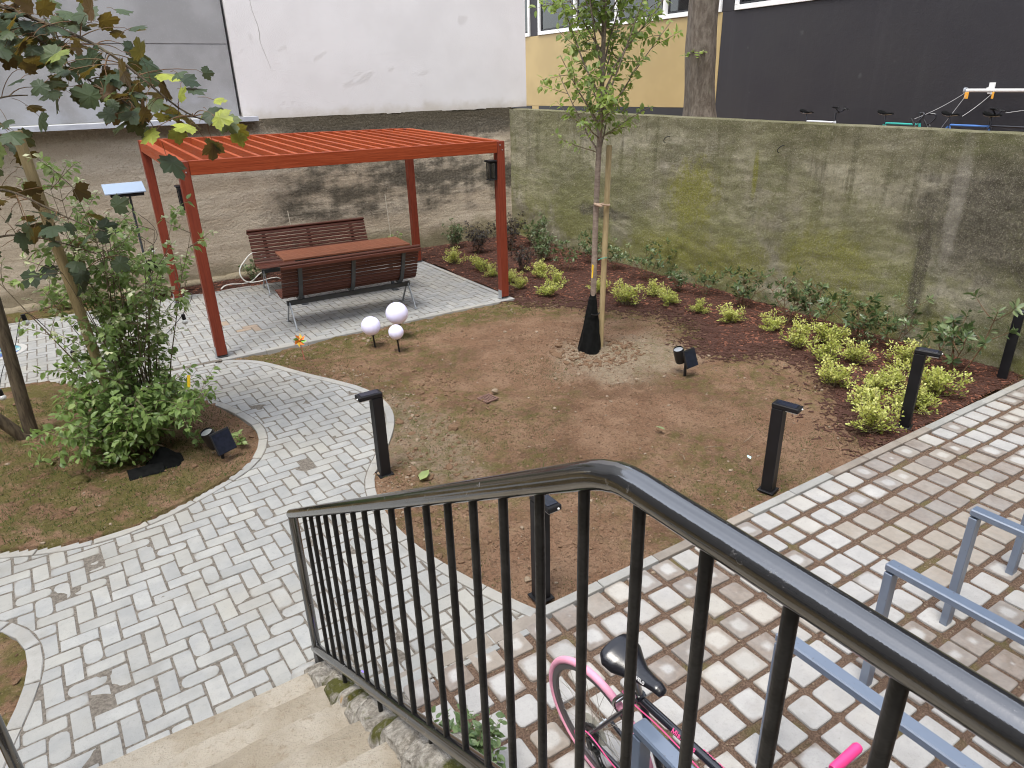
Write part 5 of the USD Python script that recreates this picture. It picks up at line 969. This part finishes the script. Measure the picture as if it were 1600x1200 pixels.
# ---- plant pot
pt = thing('plant_pot', 'terracotta pot with a leafy plant at the side of the steps', 'plant pot', (.885, 1.93, .02))
obj('pot', lathe([(0, .0), (.085, .0), (.115, .17), (.128, .172), (.130, .205), (.116, .205), (.112, .17), (0, .17)], 28), 'terracotta', pt, smooth=40); obj('soil', lathe([(0, .178), (.112, .176)], 20), 'mulch_bed', pt)
rg = np.random.default_rng(41); st = ([], [], [], []); T_ = []
for k in range(64):
    a = rg.uniform(0, 6.28); P, r = limb(rg, (rg.normal()*.05, rg.normal()*.045, .17), (math.cos(a)*.7, math.sin(a)*.7, rg.uniform(.4, 1.3)), rg.uniform(.10, .24), .0025, .001, 6, .12, -.03); T_.append(tube(P, r, 4)); sprout(P, rg, .044, 100, store=st)
put_leaves(leafset(LEAF, *st[:3], st[3], rg.random(len(st[0]))), 'leaf_pot', pt, 60, np.array([.885, 1.93, 0])); obj('stems', cat(T_), 'stem_shrub', pt)

# ================================================================== BICYCLES
def wheel(t, c, R, tyre_mat, rim_mat, rt=.017, spokes=28, gears=False, tn=14):
    """wheel in the local yz plane (x across); c its centre"""
    c = np.array(c, float); a = np.linspace(0, 2*PI, 73); ringp = lambda r, x=0.: np.c_[0*a+x, r*np.cos(a), r*np.sin(a)]+c
    w = obj('wheel', tube(ringp(R-rt), rt, tn, cap=False), tyre_mat, t, smooth=60)
    prof = [(-.011, R-rt*2+.004), (.011, R-rt*2+.004), (.010, R-rt*2-.020), (.004, R-rt*2-.026), (-.004, R-rt*2-.026), (-.010, R-rt*2-.020), (-.011, R-rt*2+.004)]
    lt = lathe([(r, x) for x, r in prof], 72); lt.vertices = lt.vertices[:, [2, 0, 1]]+c; obj('rim', lt, rim_mat, w, smooth=30)
    S = []
    for k in range(spokes):
        a0 = 2*PI*k/spokes; s = 1 if k % 2 else -1; a1 = a0+s*.9*(1 if k % 4 < 2 else -1); S.append(cyl(c+[s*.03, .022*math.cos(a1), .022*math.sin(a1)], c+[0, (R-2*rt-.02)*math.cos(a0), (R-2*rt-.02)*math.sin(a0)], .0011, 4))
    obj('spokes', cat(S), 'spoke_steel', w); obj('hub', cat([cyl(c+[-.05, 0, 0], c+[.05, 0, 0], .011, 10), cyl(c+[-.034, 0, 0], c+[-.030, 0, 0], .026, 14), cyl(c+[.030, 0, 0], c+[.034, 0, 0], .026, 14)]), 'chrome', w)
    return w
def cogs(t, c, radii, x0, mat='gear_steel'):
    M_ = []
    for k, r in enumerate(radii):
        n = int(r*420); a = np.arange(n*2)/(n*2)*2*PI; rr = np.where(np.arange(n*2) % 2, r, r-.004); P = np.c_[rr*np.cos(a), rr*np.sin(a)]; m_ = prism(P, 0, .003, .0004); m_.vertices = m_.vertices[:, [2, 0, 1]]+np.array(c)+[x0+k*.0055, 0, 0]; M_.append(m_)
    return obj('cassette', cat(M_), mat, t)
def bike(name, lb, loc, rz, lean, frame='bike_black', tyre='tyre_black', rim='rim_dark', grip='black_plastic', cable='black_plastic', full=True, bar_='flat', saddle_z=.955, group=None, white_parts='chrome', steer=0.0):
    """heading towards local -y, right hand side towards local -x ... rear axle above the origin"""
    t = UsdGeom.Xform.Define(stage, numbered('/World/'+name)); M_ = Gf.Matrix4d().SetRotate(Gf.Rotation(Gf.Vec3d(0, 1, 0), math.degrees(lean)))*Gf.Matrix4d().SetRotate(Gf.Rotation(Gf.Vec3d(0, 0, 1), math.degrees(rz)))*Gf.Matrix4d().SetTranslate(Gf.Vec3d(*loc)); t.AddTransformOp().Set(M_); t = tag(t, lb, 'bicycle', group)
    R = .335; wr = wheel(t, (0, 0, R), R, tyre, rim); wheel(t, (0, -1.02, R), R, tyre, rim)
    bb = np.array([0, -.43, .28]); sc = np.array([0, -.27, .79]); hd0, hd1 = np.array([0, -.905, .62]), np.array([0, -.865, .785]); ax0, ax1 = np.array([0, 0, R]), np.array([0, -1.02, R])
    F = [cyl(bb, sc, .0155, 14), tube([sc+[0, -.01, -.015], hd1+[0, 0, -.02]], .0165, 16), tube([bb, hd0+[0, .01, .02]], .0185, 16), cyl(hd0, hd1, .021, 16), cyl(bb+[-.034, 0, 0], bb+[.034, 0, 0], .021, 14)]
    for s in (-1, 1):
        F += [tube([sc+[s*.012, .01, -.03], ax0+[s*.062, -.01, .01]], .0085, 10), tube([bb+[s*.025, .02, 0], bb+[s*.04, .10, .01], ax0+[s*.062, -.01, 0]], .010, 10)]
    obj('frame', cat(F), frame, t, smooth=40)
    fk = [cyl(hd0+[0, -.003, -.02], hd0, .018, 12)]
    for s in (-1, 1): fk.append(tube(spline([hd0+[s*.025, -.005, -.03], hd0+[s*.05, -.03, -.06], (s*.055, -.985, .45), ax1+[s*.055, 0, 0]], 14), np.linspace(.014, .008, 14), 10))
    obj('fork', cat(fk), frame, t, smooth=40)
    obj('seat_post', cyl(sc, sc+(sc-bb)/np.linalg.norm(sc-bb)*(saddle_z-.85), .0135, 12), white_parts, t, smooth=40); sp = sc+(sc-bb)/np.linalg.norm(sc-bb)*(saddle_z-.85)
    obj('seat_clamp', cat([cyl(sc+[-.024, 0, -.01], sc+[.024, 0, -.01], .009, 8), cyl(sc-[0, 0, .03], sc+[0, 0, .012], .020, 12)]), 'bike_black', t)
    prof = np.array([(0, .004), (.03, .021), (.10, .026), (.25, .030), (.42, .040), (.58, .060), (.72, .083), (.86, .090), (.96, .072), (1, .02)])
    def sad(u, v):
        s_ = np.interp(u, np.linspace(0, 1, 10), prof[:, 0]); w_ = np.interp(s_, prof[:, 0], prof[:, 1]); a = -PI*.62+v*PI*1.24; x = w_*np.sin(a)/math.sin(PI*.5); y = sp[1]-.155+s_*.275; top = .012+.030*np.clip((s_-.45)/.5, 0, 1)-.010*np.sin(s_*PI)-.035*np.clip(.12-s_, 0, 1)*4
        return np.c_[x, y, sp[2]+.028+top+w_*.80*(np.cos(a)-.35)*(.9-.40*s_)]
    sd = obj('saddle', grid(sad, 46, 30), 'saddle_skin' if full else 'black_fabric', t, smooth=True); obj('rails', cat([tube(spline([sp+[s*.012, -.12, .02], sp+[s*.02, -.03, .006], sp+[s*.02, .05, .006], sp+[s*.045, .10, .03]], 10), .0035, 6) for s in (-1, 1)]), 'chrome', sd)
    st = hd1+[0, .022, .145]; obj('stem', cat([cyl(hd1, st, .0145, 12), tube([st, st+[0, -.075, .015]], .014, 12)]), white_parts, t, smooth=40); hb = st+[0, -.075, .015]
    if bar_ == 'flat':
        BP = hb+(lambda Q: np.c_[Q[:, 0]*math.cos(steer)-Q[:, 1]*math.sin(steer), Q[:, 0]*math.sin(steer)+Q[:, 1]*math.cos(steer), Q[:, 2]])(-hb+spline([hb+[-.25, .012, .07], hb+[-.13, -.002, .045], hb+[0, 0, 0], hb+[.13, -.002, .045], hb+[.25, .012, .07]], 21))
    else: BP = spline([hb+[-.23, .10, -.10], hb+[-.22, -.06, -.10], hb+[-.21, -.08, -.01], hb+[-.18, .0, .0], hb, hb+[.18, 0, 0], hb+[.21, -.08, -.01], hb+[.22, -.06, -.10], hb+[.23, .10, -.10]], 40)
    hbp = obj('handlebar', tube(BP, .0115, 12), 'bike_black' if grip != 'white' else 'chrome', t, smooth=40)
    for s, e in ((1, BP[-1]-BP[-3]), (-1, BP[0]-BP[2])):
        e = e/np.linalg.norm(e); p = BP[-1] if s == 1 else BP[0]; obj('grip', cat([tube([p-e*.125, p-e*.12, p-e*.004, p+e*.004], [.0145, .0165, .0165, .0135], 16)]), grip, t, smooth=40)
        q_ = p-e*.15; obj('brake_lever', cat([cyl(q_-e*.012, q_+e*.012, .017, 12), tube(spline([q_+[0, -.01, -.005], q_+[0, -.05, -.015]+e*.03, q_+[0, -.055, -.02]+e*.11], 8), .006, 6)]), 'gear_steel', t)
    if full:
        cg = cogs(t, (0, 0, R), (.052, .047, .042, .037, .032, .028), -.046); obj('spoke_guard', lathe([(.02, 0), (.075, .001), (.075, .002), (.02, .001)], 30).apply_transform(trimesh.transformations.rotation_matrix(PI/2, (0, 1, 0))).apply_translation((-.012-.0, 0, R)) if False else (lambda g: g)(lathe_x(.02, .078, -.020, R)), 'guard', wr)
        dr = [bar((-.060, .0, R-.02), (-.066, -.02, R-.075), .012, .03, up=(0, 1, 0)), bar((-.060, -.03, R-.07), (-.056, -.07, R-.155), .010, .028, up=(0, 1, 0)), bar((-.050, -.01, R-.08), (-.054, -.055, R-.10), .02, .025)]
        for y, z in ((-.035, R-.085), (-.068, R-.155)): dr.append(cyl((-.062, y, z), (-.040, y, z), .019, 12))
        obj('derailleur', cat(dr), 'gear_steel', t); cr = cogs(t, bb, (.085, .068), -.052)
        ch = [bb+[-.046, .0, .085], bb+[-.046, .20, .072], (-.043, -.02, R+.047), (-.043, .045, R+.01), (-.043, .0, R-.045), (-.046, -.05, R-.085), (-.046, -.085, R-.155), bb+[-.046, .16, -.09], bb+[-.046, .0, -.085], bb+[-.046, -.08, .0], bb+[-.046, 0, .085]]
        obj('chain', tube(np.array([np.array(p, float) for p in ch]), .0032, 5), 'gear_steel', t); g = [bar(bb+[-.065, 0, 0], bb+[-.07, -.12, -.12], .02, .012, up=(1, 0, 0)), bar(bb+[.065, 0, 0], bb+[.07, .12, .12], .02, .012, up=(1, 0, 0))]; obj('crank', cat(g), 'gear_steel', t)
        for s, y in ((-1, -.12), (1, .12)): obj('pedal', cbox(.09, .07, .02, .004, bb+[s*.12, y, y]), 'black_plastic', t)
        obj('rear_brake', cat([tube(spline([(s*.032, -.155, .645), (s*.038, -.165, .70), (s*.01, -.19, .735)], 8), .0075, 8) for s in (-1, 1)]+[cyl((-.03, -.165, .70), (.03, -.165, .70), .006, 8), cbox(.05, .014, .014, .003, (0, -.15, .655))]), 'chrome', t)
    cb = [tube(spline([sc+[-.02, -.04, -.045], sc+[-.024, -.25, -.055], (lambda w_: w_)(hd1+[-.024, .08, -.06]), hd1+[-.05, -.05, .04], hb+[-.12, -.05, .0]], 30), .0028, 6), tube(spline([sc+[-.02, -.04, -.045], sc+[-.028, .03, -.03], (.0, -.17, .725), (.02, -.165, .70)], 16), .0028, 6), tube(spline([bb+[-.045, .2, .02], (-.075, -.12, R+.02), (-.082, .02, R+.04), (-.09, .055, R-.01), (-.07, .02, R-.05)], 20), .0028, 6)]
    obj('brake_cable', cat(cb), cable, t)
    return t, sc, hd1, sp
def lathe_x(r0, r1, x, R):
    g = lathe([(r0, 0), (r1, .001), (r1, .002), (r0, .003)], 36); g.vertices = g.vertices[:, [2, 0, 1]]+np.array([x, 0, R]); return g
m = Mat('guard'); o = m.n('mix_closure', fac=.45, closure1=m.n('transparent_bsdf', color=(.9, .9, .85)), closure2=m.n('principled_bsdf', base_color=(.5, .48, .42), roughness=.3)); usdkit.material(stage, '/World/Looks/guard', m.nodes, m.links, surface=o[1:])
pb, sc, hd1, sp = bike('pink_bicycle', 'black bicycle with pink tyres, pink grips and cables by the racks', (1.475, 1.665, .002), .053, -.092, tyre='tyre_pink', grip='grip_pink', cable='cable_pink', steer=-.24)
ex = (hd1-sc)/np.linalg.norm(hd1-sc); up = np.array([0, 0, 1.])-ex*ex[2]; up /= np.linalg.norm(up)
nrm = np.array([.50, 0, 0])+up*.86; ey = np.cross(nrm, ex)
for side, nm in ((1, 'frame_lettering'), (-1, 'frame_lettering')):
    nr = np.array([-side*.75, 0, 0])+up*.66; nr /= np.linalg.norm(nr); ey = np.cross(nr, ex if side == 1 else -ex)
    e_ = ex if side == 1 else -ex; o = sc+ex*(.17 if side == 1 else .40)+[0, -.0, -.017]+nr*.0168-ey*.008
    tx = rod_text('Mis. Dous', .017, .0008); v = tx.vertices; obj(nm, frame_place(tx, o, e_, ey), 'cable_pink', pb)
sdt = rod_text('VELO', .011, .0008); obj('saddle_lettering', frame_place(sdt, sp+[-.0305, .0, .030] if False else sp+np.array([-.036, -.045, .036]), (0.03, -1, -.04), (.55, 0, .83)), 'letter_white', pb)
far = [('dark bicycle with a white frame, leftmost against the dark wall', 9.15-.08, 'bike_white', 'flat'), ('teal bicycle leaning on the dark wall, second from the left', 7.48, 'bike_teal', 'drop'), ('blue bicycle leaning on the dark wall under the end of the rail', 6.38, 'bike_blue', 'flat'), ('dark bicycle at the right end of the row against the dark wall', 5.75, 'bike_black', 'flat')]
for lb, y, fr, bt in far: bike('bicycle', lb, (12.50, y+.12, 1.39), .04, .10, frame=fr, white_parts='bike_black', full=False, bar_=bt, saddle_z=.97, group='bicycles leaning on the dark building')
wr_ = thing('wall_rail', 'white steel rail on brackets on the dark wall with lock cables', 'rail'); obj('rail', cyl((12.86, 6.22, 2.675), (12.86, -2, 2.60), .026, 12), 'window_frame', wr_, smooth=40); obj('end_cap', cyl((12.86, 6.245, 2.675), (12.86, 6.21, 2.675), .05, 14), 'light_metal', wr_)
for y in (5.9, 3.2): obj('bracket', cat([cbox(.02, .09, .17, .003, (12.985, y, 2.70)), cbox(.14, .03, .03, .003, (12.92, y, 2.70))]), 'window_frame', wr_)
for k, (y, tgt) in enumerate(((6.19, (12.45, 6.75, 2.25)), (6.16, (12.6, 6.45, 1.95)), (5.78, (12.5, 6.02, 2.30)), (4.4, (12.5, 5.40, 2.36)))):
    obj('lock_cable', tube(spline([(12.84, y, 2.66), ((12.84+tgt[0])/2, (y+tgt[1])/2+.03, (2.66+tgt[2])/2-.05), tgt], 14), .005, 6), 'cable_grey', wr_); obj('lock_tag', cbox(.02, .03, .10, .004, (12.83, y+.01, 2.60)), 'tag_orange', wr_)
